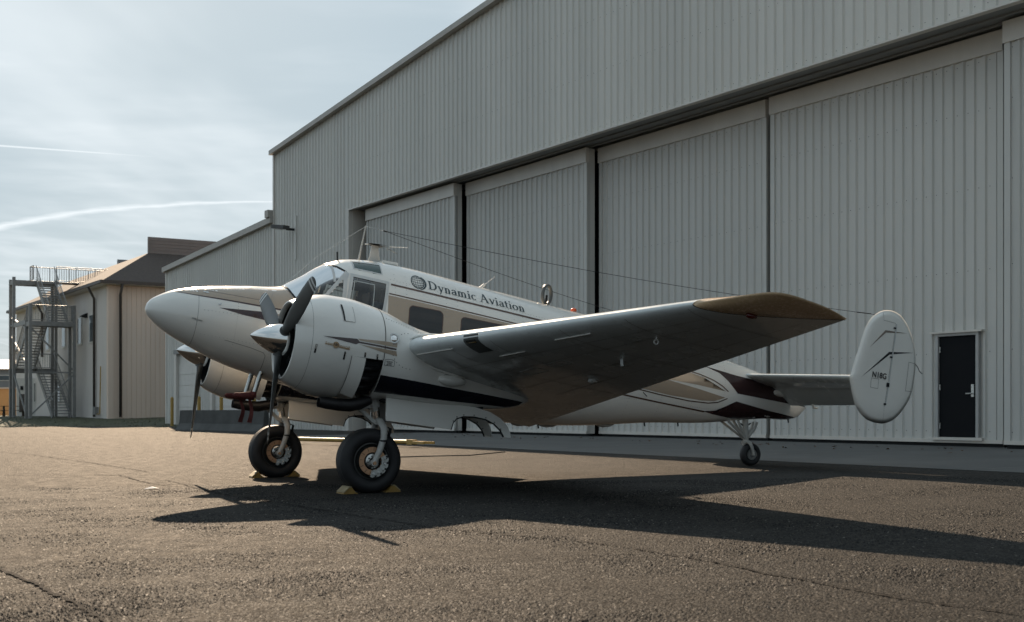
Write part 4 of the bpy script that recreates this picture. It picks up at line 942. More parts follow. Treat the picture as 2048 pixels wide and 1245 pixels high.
# ---- wings
T0=lambda c:6.45+.85*c**.85
EDGE=[(6.45,1.335,2.172),(6.8,1.425,2.205),(7.1,1.51,2.238),(7.2,1.54,2.246),(7.28,1.575,2.250),(7.36,1.64,2.247),(7.4,1.785,2.233),(7.4,1.975,2.212),(7.36,2.20,2.190),(7.3,2.442,2.150)]
ec=[0,.10,.2,.26,.32,.40,.52,.66,.82,1.0]
E_T=pchip([(a,e[0]) for a,e in zip(ec,EDGE)]); E_X=pchip([(a,e[1]) for a,e in zip(ec,EDGE)]); E_Z=pchip([(a,e[2]) for a,e in zip(ec,EDGE)])
def chordc(k,n): return .5-.5*math.cos(math.pi*k/n)
NCH=26
for sg in (-1,1):
    P_=lambda p:(p[0],sg*p[1],p[2])
    mb=MB()
    for up in (1,0):
        def f(u,v,up=up):
            c=chordc(v*NCH,NCH); t=.45+(T0(c)-.45)*u; return P_(wing_pt(t,c,up))
        mb.grid(f,40,NCH)
    wing=mb.build('wing',M['wing'],plane,smooth=True,sharp=60); fix_normals(wing); wing.data.set_sharp_from_angle(angle=math.radians(60))
    mb=MB()
    for up in (1,0):
        def f(u,v,up=up):
            c=chordc(v*NCH,NCH); A_=Vector(wing_pt(T0(c),c,up)); E_=Vector((E_X(c),E_T(c),E_Z(c)))
            B_=A_+(E_-A_)*.62; B_.z=A_.z+(E_.z-A_.z)*(.22 if not up else .45)
            return P_(A_*(1-u)**2+B_*2*u*(1-u)+E_*u*u)
        mb.grid(f,10,NCH)
    tip=mb.build('wing_tip',M['bronze'],wing,smooth=True,sharp=70); fix_normals(tip)
    def seamf(u,v):
        c=chordc(u*NCH,NCH); p=wing_pt(T0(c)-.006+.014*v,c,0); return P_((p[0],p[1],p[2]-.003))
    mb=MB(); mb.grid(seamf,NCH*2,1); mb.build('tip_seam',M['gap'],wing)
    # navigation light under the tip
    c=.30; A_=Vector(wing_pt(T0(c)+.05,c,0)); mb=MB(); mb.lathe([(-.06,0),(-.05,.02),(0,.03),(.05,.022),(.07,0)],P_((A_.x,A_.y,A_.z-.015)),(1,0,0),12); mb.build('navigation_light',M['redlens'],wing,smooth=True)
    # landing light in the leading edge
    def lf(u,v): 
        c=(v-.02)*.10; up=c<0; p=wing_pt(3.40+.23*u,abs(c),up); return P_((p[0]-.006,p[1],p[2]-(.004 if not up else -.004)))
    mb=MB(); mb.grid(lf,4,14); mb.build('landing_light',M['blade'],wing,smooth=True)
    def lf2(u,v): p=wing_pt(3.44+.15*u,.004+.016*v,0); return P_((p[0]-.012,p[1],p[2]-.006))
    mb=MB(); mb.grid(lf2,4,4); mb.build('light_lens',M['chrome'],wing,smooth=True)
    # stall strips and access panels on the underside
    def on_wing(t,c,d=.006,up=0): p=wing_pt(t,c,up); return P_((p[0],p[1],p[2]+(d if up else -d)))
    for t0,t1,c0,c1 in ((2.55,3.15,.03,.03),(4.55,5.05,.10,.10),(3.55,3.95,.16,.16)):
        mb=MB(); mb.tube([on_wing(t0,c0),on_wing(t1,c1)],.006,6); mb.build('strip',M['white'],wing)
    # rivet rows: too fine to pick apart
    V=[];Fc=[]
    def dot(t,c):
        p=Vector(on_wing(t,c,.0015)); s=.0078; b0=len(V); V.extend([p+Vector((-s,0,0)),p+Vector((0,-s,0)),p+Vector((s,0,0)),p+Vector((0,s,0))]); Fc.append((b0,b0+1,b0+2,b0+3))
    for c in (.06,.13,.20,.27,.34,.42,.50,.58,.66,.73):
        t=2.6
        while t<6.4: dot(t,c); t+=.055
    for t in (3.1,3.75,4.3,4.75,5.2,5.6,6.0,6.35):
        c=.03
        while c<.95: dot(t,c); dot(t+.035,c); c+=.045/max(.3,(w_te(t)[0]-w_le(t)[0]))
    obj('rivet_rows',V,Fc,M['rivet'],wing,kind='stuff')
    for t,c,w_,h_ in ((3.35,.42,.34,.16),(3.85,.40,.3,.14),(5.3,.3,.12,.08),(4.4,.62,.22,.12)):
        mb=MB(); ch=w_te(t)[0]-w_le(t)[0]
        for a,b in (((-1,-1),(1,-1)),((1,-1),(1,1)),((1,1),(-1,1)),((-1,1),(-1,-1))):
            mb.tube([on_wing(t+a[0]*w_/2,c+a[1]*h_/2/ch,.002),on_wing(t+b[0]*w_/2,c+b[1]*h_/2/ch,.002)],.003,4)
        mb.build('access_panel_seam',M['softseam'],wing)
    # skin seams across the chord
    for t in (3.12,3.77,4.77,5.62,6.37):
        mb=MB(); mb.grid(lambda u,v:on_wing(t+.006*v,.02+.94*u,.0022),30,1); mb.build('skin_seam',M['softseam'],wing)
    for c in (.205,.345,.585):
        mb=MB(); mb.grid(lambda u,v:on_wing(2.6+3.75*u,c+.0028*v,.0022),30,1); mb.build('skin_seam',M['softseam'],wing)
    # flap and aileron gaps
    for t0,t1,c in ((2.5,4.6,.76),(4.65,6.9,.78)):
        mb=MB(); mb.grid(lambda u,v:on_wing(t0+(t1-t0)*u,c+.004*v,.002),24,1); mb.build('control_surface_gap',M['softseam'],wing)
    mb=MB(); mb.tube([on_wing(5.55,.33,.0),on_wing(5.55,.33,.03)],.008,6); mb.lathe([(-.006,.018),(-.006,.03),(.006,.03),(.006,.018)],on_wing(5.55,.33,.055),(0,1,0),12,True); mb.build('tie_down_ring',M['bladewhite'],wing)
    mb=MB(); mb.lathe([(-.05,0),(-.04,.02),(0,.03),(.05,.02),(.09,0)],on_wing(3.55,.70,.02),(1,0,0),10); mb.build('fuel_drain',M['bladewhite'],wing,smooth=True)
    mb=MB(); mb.bar(on_wing(4.55,.55,0),on_wing(4.56,.555,.07),.01,.03); mb.build('drain_fin',M['wing'],wing)
# ---- engines, propellers
def nac_pt(x,a,k=1.):
    ca,sa=-math.cos(a),math.sin(a); r=N_TOP(x) if ca>0 else N_BOT(x); p=nac_p(x,NZ+ca)
    q=(abs(ca)**p+abs(sa)**p)**(-1/p); return (x,N_W(x)*sa*q*k,NZ+r*ca*q*k)
def prop(nac,y0):
    def R(p): return (p[0],p[1]+y0,p[2])
    mb=MB(); pr=[]
    for i in range(17):
        u=i/16; pr.append((-1.65+.45*u,.195*math.sin(u*math.pi/2)**.8 if i else 0.0))
    pr+= [(-1.185,.196)]
    mb.lathe(pr,R((0,0,NZ)),(1,0,0),48); sp=mb.build('spinner',M['chrome'],nac,smooth=True,sharp=50)
    mb=MB(); mb.lathe([(-1.186,.19),(-1.16,.194),(-1.11,.19),(-1.105,.1)],R((0,0,NZ)),(1,0,0),48); mb.build('spinner_backplate',M['blade'],sp,smooth=True,sharp=40)
    for kk in range(3):
        a=math.radians(-90+120*kk); er=Vector((0,math.cos(a),math.sin(a))); tg=Vector((0,er.z,-er.y)); fw=Vector((-1,0,0))
        st=[(.10,.10,.10,45),(.17,.10,.095,44),(.24,.115,.075,40),(.34,.15,.05,36),(.5,.185,.036,31),(.7,.20,.027,26),(.9,.195,.020,22.5),(1.06,.175,.015,20.5),(1.085,.17,.014,20.2),(1.115,.163,.013,20),(1.145,.152,.012,19.7),(1.175,.137,.011,19.4),(1.20,.105,.009,19.2),(1.215,.065,.006,19),(1.222,.02,.003,19)]
        V=[];Fc=[];n=16;fm=[]
        for r,ch,tk,be in st:
            b=math.radians(be); cd=tg*math.cos(b)+fw*math.sin(b); nd=fw*math.cos(b)-tg*math.sin(b)
            for k in range(n):
                t=2*math.pi*k/n; V.append(Vector(R((-1.29,0,NZ)))+er*r+cd*(ch/2*math.cos(t))+nd*(tk/2*math.sin(t)))
        for i in range(len(st)-1):
            for k in range(n): Fc.append((i*n+k,i*n+(k+1)%n,(i+1)*n+(k+1)%n,(i+1)*n+k)); fm.append(1 if i in (8,10) else 0)
        Fc.append(tuple(range((len(st)-1)*n,len(st)*n))); fm.append(0)
        o_=obj('propeller_blade',V,Fc,M['blade'],sp,smooth=True,sharp=60); o_.data.materials.append(M['bladewhite'])
        o_.data.polygons.foreach_set('material_index',fm)
        mb=MB(); mb.tube([Vector(R((-1.29,0,NZ)))+er*.145,Vector(R((-1.29,0,NZ)))+er*.19],.066,20); mb.build('blade_collar',M['blade'],sp,smooth=True,sharp=50)
for sg in (-1,1):
    y0=sg*NT; R=lambda p:(p[0],p[1]+y0,p[2])
    mb=MB(); mb.grid(lambda u,v:R(nac_pt(-.21+2.21*u,2*math.pi*v)),60,72); nac=mb.build('engine_nacelle',M['white'],plane,smooth=True); fix_normals(nac)
    # cowling: full ring in front, only the upper part reaches back to the nacelle
    mb=MB(); xs_=[-1.25,-1.235,-1.21,-1.17,-1.11,-1.04,-.95,-.85,-.75,-.615]
    prof=[(-1.195,.4285),(-1.21,.428),(-1.238,.433),(-1.252,.447)]
    N=96; V=[];Fc=[]
    for x,r in prof:
        for k in range(N): a=2*math.pi*k/N; V.append(R((x,r*math.sin(a),NZ-r*math.cos(a))))
    for x in xs_:
        for k in range(N): V.append(R(nac_pt(x,2*math.pi*k/N)))
    rows=len(prof)+len(xs_)
    for i in range(rows-1):
        for k in range(N): Fc.append((i*N+k,i*N+(k+1)%N,(i+1)*N+(k+1)%N,(i+1)*N+k))
    mb.add(V,Fc)
    mbl=MB(); mbl.lathe([(-.75,.53),(-1.0,.47),(-1.15,.436),(-1.198,.4286)],R((0,0,NZ)),(1,0,0),64); mbl.build('cowling_liner',M['darkmetal'],nac,smooth=True)
    a0=math.acos((1.65-1.54)/.6)                        # upper part, from just under the middle round the top
    mb.grid(lambda u,v:R(nac_pt(-.615+.398*u,a0+(2*math.pi-2*a0)*v)),10,60)
    cowl=mb.build('cowling',M['white'],nac,smooth=True,sharp=50)
    mb=MB(); mb.grid(lambda u,v:R(nac_pt(-.2135+.009*u,a0+(2*math.pi-2*a0)*v,1.003)),1,60); mb.build('cowling_seam',M['seam'],nac)
    mb=MB(); mb.grid(lambda u,v:R(nac_pt(-1.075+.003*u,2*math.pi*v,1.002)),1,72); mb.build('cowling_lip_seam',M['seam'],nac)
    # cowl flaps, hinged out a little, on both sides below
    for s in (-1,1):
        mb=MB()
        def cf(u,v,k=1.0):
            a=math.radians(30)+(a0-math.radians(30))*v; p=nac_pt(-.615+.16*u,a,1.0); off=.055*u
            q=Vector((0,math.sin(a),-math.cos(a))); return R((p[0],s*(p[1]+q.y*(off+k)),p[2]+q.z*(off+k)))
        mb.grid(lambda u,v:cf(u,v,.004),4,14); mb.grid(lambda u,v:cf(u,v,-.008),4,14); mb.build('cowl_flap',M['white'],nac,smooth=True)
        mb=MB(); mb.grid(lambda u,v:cf(.0+.04*u,v,.007),1,14); mb.build('cowl_flap_hinge',M['seam'],nac)
    # dark inside of the cowling: firewall drum, engine and collector pipes
    mb=MB(); mb.lathe([(-.95,0),(-.95,.45),(-.7,.52),(-.2,.50),(-.19,0)],R((0,0,NZ)),(1,0,0),48); mb.build('engine_baffle',M['gap'],nac,smooth=True,sharp=40)
    mb=MB(); mb.lathe([(-1.14,0),(-1.14,.10),(-1.08,.17),(-.94,.2)],R((0,0,NZ)),(1,0,0),32); mb.build('crankcase',M['darkmetal'],nac,smooth=True,sharp=40)
    for k in range(9):
        a=2*math.pi*k/9+.17; d=(0,math.cos(a),math.sin(a)); pr=[]
        for i in range(12): r_=.18+.022*i; pr+=[(r_,.074),(r_+.006,.074),(r_+.006,.06),(r_+.022,.06)]
        mb=MB(); mb.lathe(pr,R((-1.01,0,NZ)),d,12); mb.build('cylinder',M['darkmetal'],nac)
    for k,(a,l) in enumerate(((35,.30),(50,.32),(65,.34),(80,.3))):
        for s in (-1,1):
            t=math.radians(a); q=lambda x,r:R((x,s*r*math.sin(t),NZ-r*math.cos(t)))
            mb=MB(); mb.tube([q(-.62,.50),q(-.50,.525),q(-.38,.53),q(-.24,.50)],[.028,.034,.034,.03],10); mb.build('collector_pipe',M['exhaust'],nac,smooth=True)
    # carburettor / exhaust scoop under the cowling
    mb=MB(); yy=-.18
    pth=[(-.80,yy,.99),(-.70,yy,.985),(-.55,yy,.985),(-.42,yy,.995),(-.30,yy,1.03),(-.17,yy,1.09)]
    mb.tube([R(p) for p in pth],[.064,.070,.074,.076,.072,.05],20,False); mb.tube([R(p) for p in pth[:4]],[.056,.058,.06,.06],20,False); mb.add([R((-.80,yy+r*math.cos(2*math.pi*k/20),.985+r*math.sin(2*math.pi*k/20))) for r in (.056,.064) for k in range(20)],[(k,(k+1)%20,20+(k+1)%20,20+k) for k in range(20)])
    mb.build('exhaust_stack',M['exhaust'],nac,smooth=True,sharp=60)
    # belly of the nacelle ahead of the gear bay and small blister
    mb=MB(); mb.lathe([(-.19,0),(-.17,.035),(-.10,.062),(0,.072),(.10,.055),(.17,.03),(.19,0)],R((.73,sg*.44,1.44)),(1,0,.02),16); mb.build('blister_fairing',M['white'],nac,smooth=True)
    # wing root fillet round the leading edge
    mb=MB(); pts=[]
    for k in range(25):
        c=abs(k-12)/12*.5; c=c*c*1.2; up=k<12; p=wing_pt(2.42+.03*c,c,up); pts.append((p[0]-.012,sg*(p[1]+.02),p[2]+(.012 if up else -.012)))
    mb.tube(pts,.016,8); mb.build('wing_root_fillet',M['white'],nac,smooth=True)
    out_=lambda off:(lambda a,b:(lambda p:(p[0],sg*(NT+p[1]),p[2]))(skin(nac_y,a,b,off))); inn=lambda off:(lambda a,b:(lambda p:(p[0],sg*(NT-p[1]),p[2]))(skin(nac_y,a,b,off)))
    BLK=[(-.205,1.379),(.587,1.358),(1.3,1.346),(1.9,1.338),(1.82,1.29),(1.70,1.258),(1.6,1.242),(1.2,1.222),(.72,1.204),(.075,1.190),(-.2,1.185)]
    for f in (out_,inn): decal([BLK],f(.005),.05,'nacelle_stripe',M['navy'],nac)
    decal([[(-.967,1.713),(-.572,1.739),(-.539,1.712),(-.064,1.705),(-.062,1.684),(-.545,1.693),(-.582,1.674)]],out_(.003),.03,'arrow_stripe',M['maroon'],nac)
    decal([[(-.561,1.742),(-.19,1.766),(-.057,1.768),(-.056,1.716),(-.535,1.722)],[(-.551,1.680),(-.061,1.672),(-.045,1.615),(-.25,1.635)]],out_(.0025),.03,'tan_stripe',M['tan'],nac)
    # engine badge: words either side of a round medallion
    badge=mat('gilt_badge',(.42,.29,.17),.35,metal=.6,var=.15) if sg<0 else badge
    b0=(-.940,1.640); b1=(-.648,1.622)
    def badge_pt(a,b): return (b0[0]+(b1[0]-b0[0])*a, b0[1]+(b1[1]-b0[1])*a+b)
    for s_,u0,u1,h in (('Super',0,.33,.042),('18S',.345,.53,.042),('Beechcraft',.50,1,.036)):
        TV,TF_,_w=text_mesh(s_,.01,.25 if s_!='18S' else 0)
        obj('badge_lettering',[out_(.008 if s_!='18S' else .012)(*badge_pt((u0+(u1-u0)*a) if sg<0 else 1-(u0+(u1-u0)*a),(b-.25)*h)) for a,b in TV],TF_,M['black'] if s_=='18S' else badge,nac)
    V=[];Fc=[]
    for k in range(24): V.append(out_(.010)(*(lambda c:(c[0]+.036*math.cos(2*math.pi*k/24),c[1]+.036*math.sin(2*math.pi*k/24)))(badge_pt(.43,0))))
    obj('badge_medallion',V,[tuple(range(24))],badge,nac)
    decal([[badge_pt(.0,-.014),badge_pt(.36,-.014),badge_pt(.36,-.006),badge_pt(0,-.006)],[badge_pt(.5,-.022),badge_pt(1,-.024),badge_pt(1,-.008),badge_pt(.5,-.010)]],out_(.005),.02,'badge_bar',badge,nac)
    # vent slot high on the cowling
    decal([[(-.743,2.115),(-.608,2.11),(-.60,1.926),(-.729,1.927)]],out_(.004),.03,'vent_cover',M['white'],nac)
    decal([[(-.752,2.118),(-.730,2.116),(-.716,1.926),(-.733,1.925)]],out_(.010),.02,'vent_slot',M['gap'],nac)
    decal(strip([(-.606,2.112),(-.598,1.926),(-.729,1.924)],.004),out_(.006),.03,'vent_seam',M['seam'],nac)
    for (a,b,c_,d) in ((-1.025,1.611,-1.031,1.512),(-.695,1.574,-.698,1.482),(-.454,1.60,-.452,1.545),(-.302,1.60,-.296,1.54)):
        decal(strip([(a,b),(c_,d)],.020),out_(.003),.03,'latch_recess',M['gap'],nac); decal(strip([(a,b-.004),((a+c_)/2,(b+d)/2)],.013),out_(.010),.03,'latch',M['steel'],nac)
    # round lamp, placard
    c0=Vector(out_(.002)(-.102,1.817)); ax=Vector((-.25,sg,.28)).normalized()
    mb=MB(); mb.lathe([(0,.066),(.012,.064),(.016,.052),(.012,.044)],c0,ax,28); lp=mb.build('lamp_rim',M['steel'],nac,smooth=True,sharp=50)
    mb=MB(); mb.lathe([(.004,.046),(.012,.035),(.017,.02),(.019,0)],c0,ax,28); mb.build('lamp_glass',M['chrome'],nac,smooth=True)
    PL=[(-.19,1.494),(-.066,1.494),(-.066,1.556),(-.10,1.567),(-.15,1.567),(-.19,1.556)]
    decal(ring_poly(PL,.004),out_(.004),.03,'placard_border',M['black'],nac)
    for i,s_ in enumerate(('EXTERNAL','POWER','28 VOLT')):
        TV,TF_,_w=text_mesh(s_,.02); wd=(.085,.058,.07)[i]
        obj('placard_lettering',[out_(.004)(-.128+(a-.5)*wd*(1 if sg<0 else -1),1.540-.0175*i+(b-.35)*.019) for a,b in TV],TF_,M['black'],nac)
    # rivets round the root fillet
    V=[];Fc=[]
    for k in range(16):
        a=math.radians(95+k*12); px_,pz_=.12+.235*math.cos(a),1.70+.21*math.sin(a)-.0*k
        p=Vector(out_(.003)(px_,pz_)); s=.007; b0_=len(V); V.extend([p+Vector((-s,0,0)),p+Vector((0,0,-s)),p+Vector((s,0,0)),p+Vector((0,0,s))]); Fc.append((b0_,b0_+1,b0_+2,b0_+3))
    for k in range(26):
        px_,pz_=-.17+.034*k,2.05-.0068*k-.000*k*k; p=Vector(out_(.003)(px_,pz_)); s=.005; b0_=len(V); V.extend([p+Vector((-s,0,0)),p+Vector((0,0,-s)),p+Vector((s,0,0)),p+Vector((0,0,s))]); Fc.append((b0_,b0_+1,b0_+2,b0_+3))
    obj('rivet_rows',V,Fc,M['seam'],nac,kind='stuff')
    prop(nac,y0)
    # gear doors
    GD=[(0,1.165),(.02,.87),(.86,.865),(.885,.955),(.93,1.01),(1.02,1.045),(1.16,1.058),(1.32,1.048),(1.44,1.005),(1.53,.935),(1.58,.86),(1.675,.86),(1.665,.93),(1.61,1.015),(1.52,1.085),(1.38,1.145),(1.17,1.178),(.6,1.172)]
    for s in (-1,1):
        def dp(p,d): return (p[0],y0+s*(.225+(1.17-p[1])*.16+d),p[1])
        mb=MB(); mb.prism(GD,lambda p:dp(p,.012),lambda p:dp(p,-.012)); mb.build('gear_door',M['white'],nac)
        for i in range(3,10):
            p=GD[i]; mb=MB(); mb.lathe([(-.018,0),(-.018,.008),(.018,.008),(.018,0)],dp((p[0],p[1]+.018),0),(0,1,0),8); mb.build('door_stud',M['seam'],nac)
        rim=[p for p in GD[2:11]]
        mb=MB(); mb.tube([dp(p,0) for p in rim],.014,6); mb.build('door_edge_seal',M['gap'],nac)
    mb=MB(); mb.box((-.02,y0-.19,1.10),(1.30,y0+.19,1.20)); mb.build('wheel_bay',M['gap'],nac)
# ---- landing gear (upright on the ground, given in ground coordinates)
for sg in (-1,1):
    t0=-sg*NT
    S=lambda s,t,h:Vector(SB(s,t0+t,h))
    B=lambda x,t,z:Vector((x,-(t0+t),z))
    mb=MB(); mb.tube([B(-.10,0,1.36),B(-.055,0,1.16),B(-.03,0,1.03)],[.062,.062,.062],20); leg=mb.build('gear_strut',M['gear'],plane,smooth=True,sharp=50)
    mb=MB(); mb.tube([B(-.03,0,1.03),B(.02,0,.85)],.042,20); mb.build('strut_piston',M['chrome'],leg,smooth=True,sharp=50)
    mb=MB(); mb.tube([B(-.05,-.05,1.055),B(-.05,.05,1.055)],.05,14); mb.bar(B(-.08,0,1.0),B(-.03,0,1.03),.11,.09); mb.build('strut_collar',M['gear'],leg)
    # fork: crown and two bent arms to the axle
    mb=MB()
    for s in (-1,1):
        P=[B(.02,s*.02,.86),B(.035,s*.10,.845),B(.05,s*.165,.78),B(.055,s*.175,.66),B(.02,s*.178,.50),B(-.03,s*.178,.355)]
        mb.tube(P,[.05,.048,.042,.040,.037,.036],14)
    mb.tube([B(-.03,-.2,.355),B(-.03,.2,.355)],.04,16); mb.build('wheel_fork',M['gear'],leg,smooth=True,sharp=50)
    mb=MB(); mb.tube([B(-.03,.2,.355),B(-.03,.215,.355)],.022,14); mb.tube([B(-.03,-.2,.355),B(-.03,-.215,.355)],.022,14); mb.build('axle_nut',M['copper'],leg,smooth=True,sharp=40)
    for s in (-1,1): 
        mb=MB(); mb.tube([B(.056,s*.176,.64),B(.058,s*.176,.62)],.05,14); mb.build('fork_clamp',M['gap'],leg,smooth=True,sharp=40)
    # scissor links
    for s in (-.035,.035):
        mb=MB(); mb.bar(B(-.03,s*.9,1.045),B(-.235,s*.25,.985),.022,.04); mb.build('scissor_link',M['gear'],leg)
        mb=MB(); mb.bar(B(-.235,s*.25,.985),B(-.02,s*1.2,.835),.022,.04); mb.build('scissor_link',M['gear'],leg)
    for (x,z) in ((-.03,1.045),(-.235,.985),(-.02,.835)):
        mb=MB(); mb.tube([B(x,-.062,z),B(x,.062,z)],.020,12); mb.build('link_bolt',M['gear'],leg,smooth=True,sharp=40)
    mb=MB(); mb.tube([B(.10,.1,.80),B(.155,.1,.79),B(.145,.1,.69),B(.085,.1,.70)],.010,6); mb.tube([B(.155,.1,.79),B(.145,.1,.69)],.018,8); mb.build('door_linkage',M['gap'],leg)
    mb=MB(); mb.tube([B(.06,.19,.60),B(.10,.2,.55),B(.135,.2,.47),B(.11,.2,.42)],.006,6); mb.build('brake_hose',M['gap'],leg)
    for s in (-1,1):
        mb=MB(); mb.tube([B(-.06,s*.06,1.12),B(.42,s*.10,1.16)],.02,8); mb.build('drag_brace',M['gear'],leg)
    # wheel
    c=S(.012,0,.378); ax=Vector((0,-1,0)); r_=.39
    pr=[(-.085,.215),(-.12,.235),(-.142,.285),(-.140,.325),(-.118,.362),(-.082,.382),(-.062,.388),(-.058,.382),(-.052,.388),(-.030,.391),(-.026,.385),(-.020,.391),(.020,.391),(.026,.385),(.030,.391),(.052,.388),(.058,.382),(.062,.388),(.082,.382),(.118,.362),(.140,.325),(.142,.285),(.12,.235),(.085,.215)]
    mb=MB(); mb.lathe(pr,c,ax,64); ty=mb.build('tyre',M['rubber'],leg,smooth=True)
    for v in ty.data.vertices:                      # flattened where it stands on the ground
        h=-v.co.x*PS+v.co.z*PC
        if h<.004:
            d=.004-h; v.co.x+= -PS*d; v.co.z+=PC*d; v.co.y+= (1 if v.co.y>c.y else -1)*d*.8
    for s in (-1,1):
        mb=MB(); mb.lathe([(s*.085,.22),(s*.098,.218),(s*.100,.205),(s*.07,.19),(s*.055,.16),(s*.06,.10),(s*.10,.085),(s*.125,.07),(s*.13,.03),(s*.13,0)],c,ax,40); mb.build('wheel_rim',mat('dark_rim',(.06,.062,.06),.4,metal=.5,var=.2) if 'dark_rim' not in bpy.data.materials else bpy.data.materials['dark_rim'],leg,smooth=True,sharp=40)
        mb=MB(); mb.lathe([(s*.128,.105),(s*.128,.168),(s*.138,.168),(s*.138,.105)],c,ax,48,True); bd=mb.build('brake_disc',M['copper'],leg,smooth=True,sharp=30)
        for k in range(12):
            a=2*math.pi*k/12; q=lambda r:c+Vector((math.cos(a)*r,-s*.139,math.sin(a)*r)); mb=MB(); mb.bar(q(.125),q(.163),.004,.004,(0,1,0)); mb.build('disc_slot',M['gap'],leg)
        mb=MB(); mb.lathe([(s*.12,.088),(s*.14,.086),(s*.15,.07),(s*.15,.045),(s*.135,.04)],c,ax,32); mb.build('hub_ring',M['steel'],leg,smooth=True,sharp=35)
        for k in range(8):
            a=2*math.pi*k/8+.3; q=c+Vector((math.cos(a)*.062,-s*.148,math.sin(a)*.062)); mb=MB(); mb.lathe([(0,.009),(s*.012,.009),(s*.012,0)],q,ax,8); mb.build('hub_bolt',M['gap'],leg)
        # caliper: bent plate on the rear lower side with bolts
        V=[];n=14
        for j,d in enumerate((.140,.172)):
            for rr in (.105,.19):
                for k in range(n+1): a=math.radians(-96+128*k/n); V.append(c+Vector((math.cos(a)*(rr+.006*math.sin(k*2.2)),-s*d,math.sin(a)*(rr+.006*math.sin(k*2.2)))))
        m_=n+1; Fc=[]
        for k in range(n):
            for (p,q) in ((0,1),(3,2),(1,3),(2,0)): Fc.append((p*m_+k,p*m_+k+1,q*m_+k+1,q*m_+k))
        Fc+= [(0,m_,3*m_,2*m_),(n,2*m_+n,3*m_+n,m_+n)]
        obj('brake_caliper',V,Fc,M['steel'],leg)
        for k in range(5):
            a=math.radians(-82+25*k); 
            for rr,rs,mm in ((.15,.017,'bladewhite'),(.178,.012,'gap')):
                q=c+Vector((math.cos(a+.12*(rr>.16))*rr,-s*.170,math.sin(a+.12*(rr>.16))*rr)); mb=MB(); mb.lathe([(0,rs),(s*.010,rs),(s*.016,rs*.6),(s*.016,0)],q,ax,10); mb.build('caliper_bolt',M[mm],leg,smooth=True,sharp=40)
# ---- tail
def lens(P,t,th,cx,name,m,par,sg):
    """a flat lens-shaped surface (fin) outlined by P in (x,z)"""
    V=[];Fc=[]; n=len(P); cxm=sum(p[0] for p in P)/n; czm=sum(p[1] for p in P)/n; K=10
    for s in (-1,1):
        b=len(V)
        for i in range(K+1):
            f=1-i/K; y=th/2*(1-f**6)**.55
            for (x,z) in P: V.append((cxm+(x-cxm)*f,sg*t+s*y,czm+(z-czm)*f))
        for i in range(K):
            for k in range(n): Fc.append((b+i*n+k,b+i*n+(k+1)%n,b+(i+1)*n+(k+1)%n,b+(i+1)*n+k))
    o_=obj(name,V,Fc,M[m],par,smooth=True); fix_normals(o_); return o_
FIN=[(7.407,3.395),(7.521,3.402),(7.665,3.367),(7.793,3.273),(7.905,3.131),(7.982,2.983),(8.035,2.814),(8.059,2.657),(8.056,2.497),(8.035,2.3),(7.983,2.151),(7.886,1.998),(7.764,1.868),(7.635,1.794),(7.514,1.762),(7.343,1.763),(7.203,1.798),(7.081,1.877),(7.004,1.953),(6.93,2.099),(6.873,2.246),(6.847,2.345),(6.867,2.417),(6.902,2.577),(6.963,2.794),(7.008,2.974),(7.057,3.112),(7.132,3.237),(7.234,3.323),(7.319,3.369)]
def smooth_poly(P,k=3):
    n=len(P); Q=[]
    for i in range(n):
        p0,p1,p2,p3=P[i-1],P[i],P[(i+1)%n],P[(i+2)%n]
        for j in range(k):
            t=j/k; Q.append(tuple(.5*(2*p1[d]+(p2[d]-p0[d])*t+(2*p0[d]-5*p1[d]+4*p2[d]-p3[d])*t*t+(3*p1[d]-p0[d]-3*p2[d]+p3[d])*t**3) for d in (0,1)))
    return Q
FT=2.36
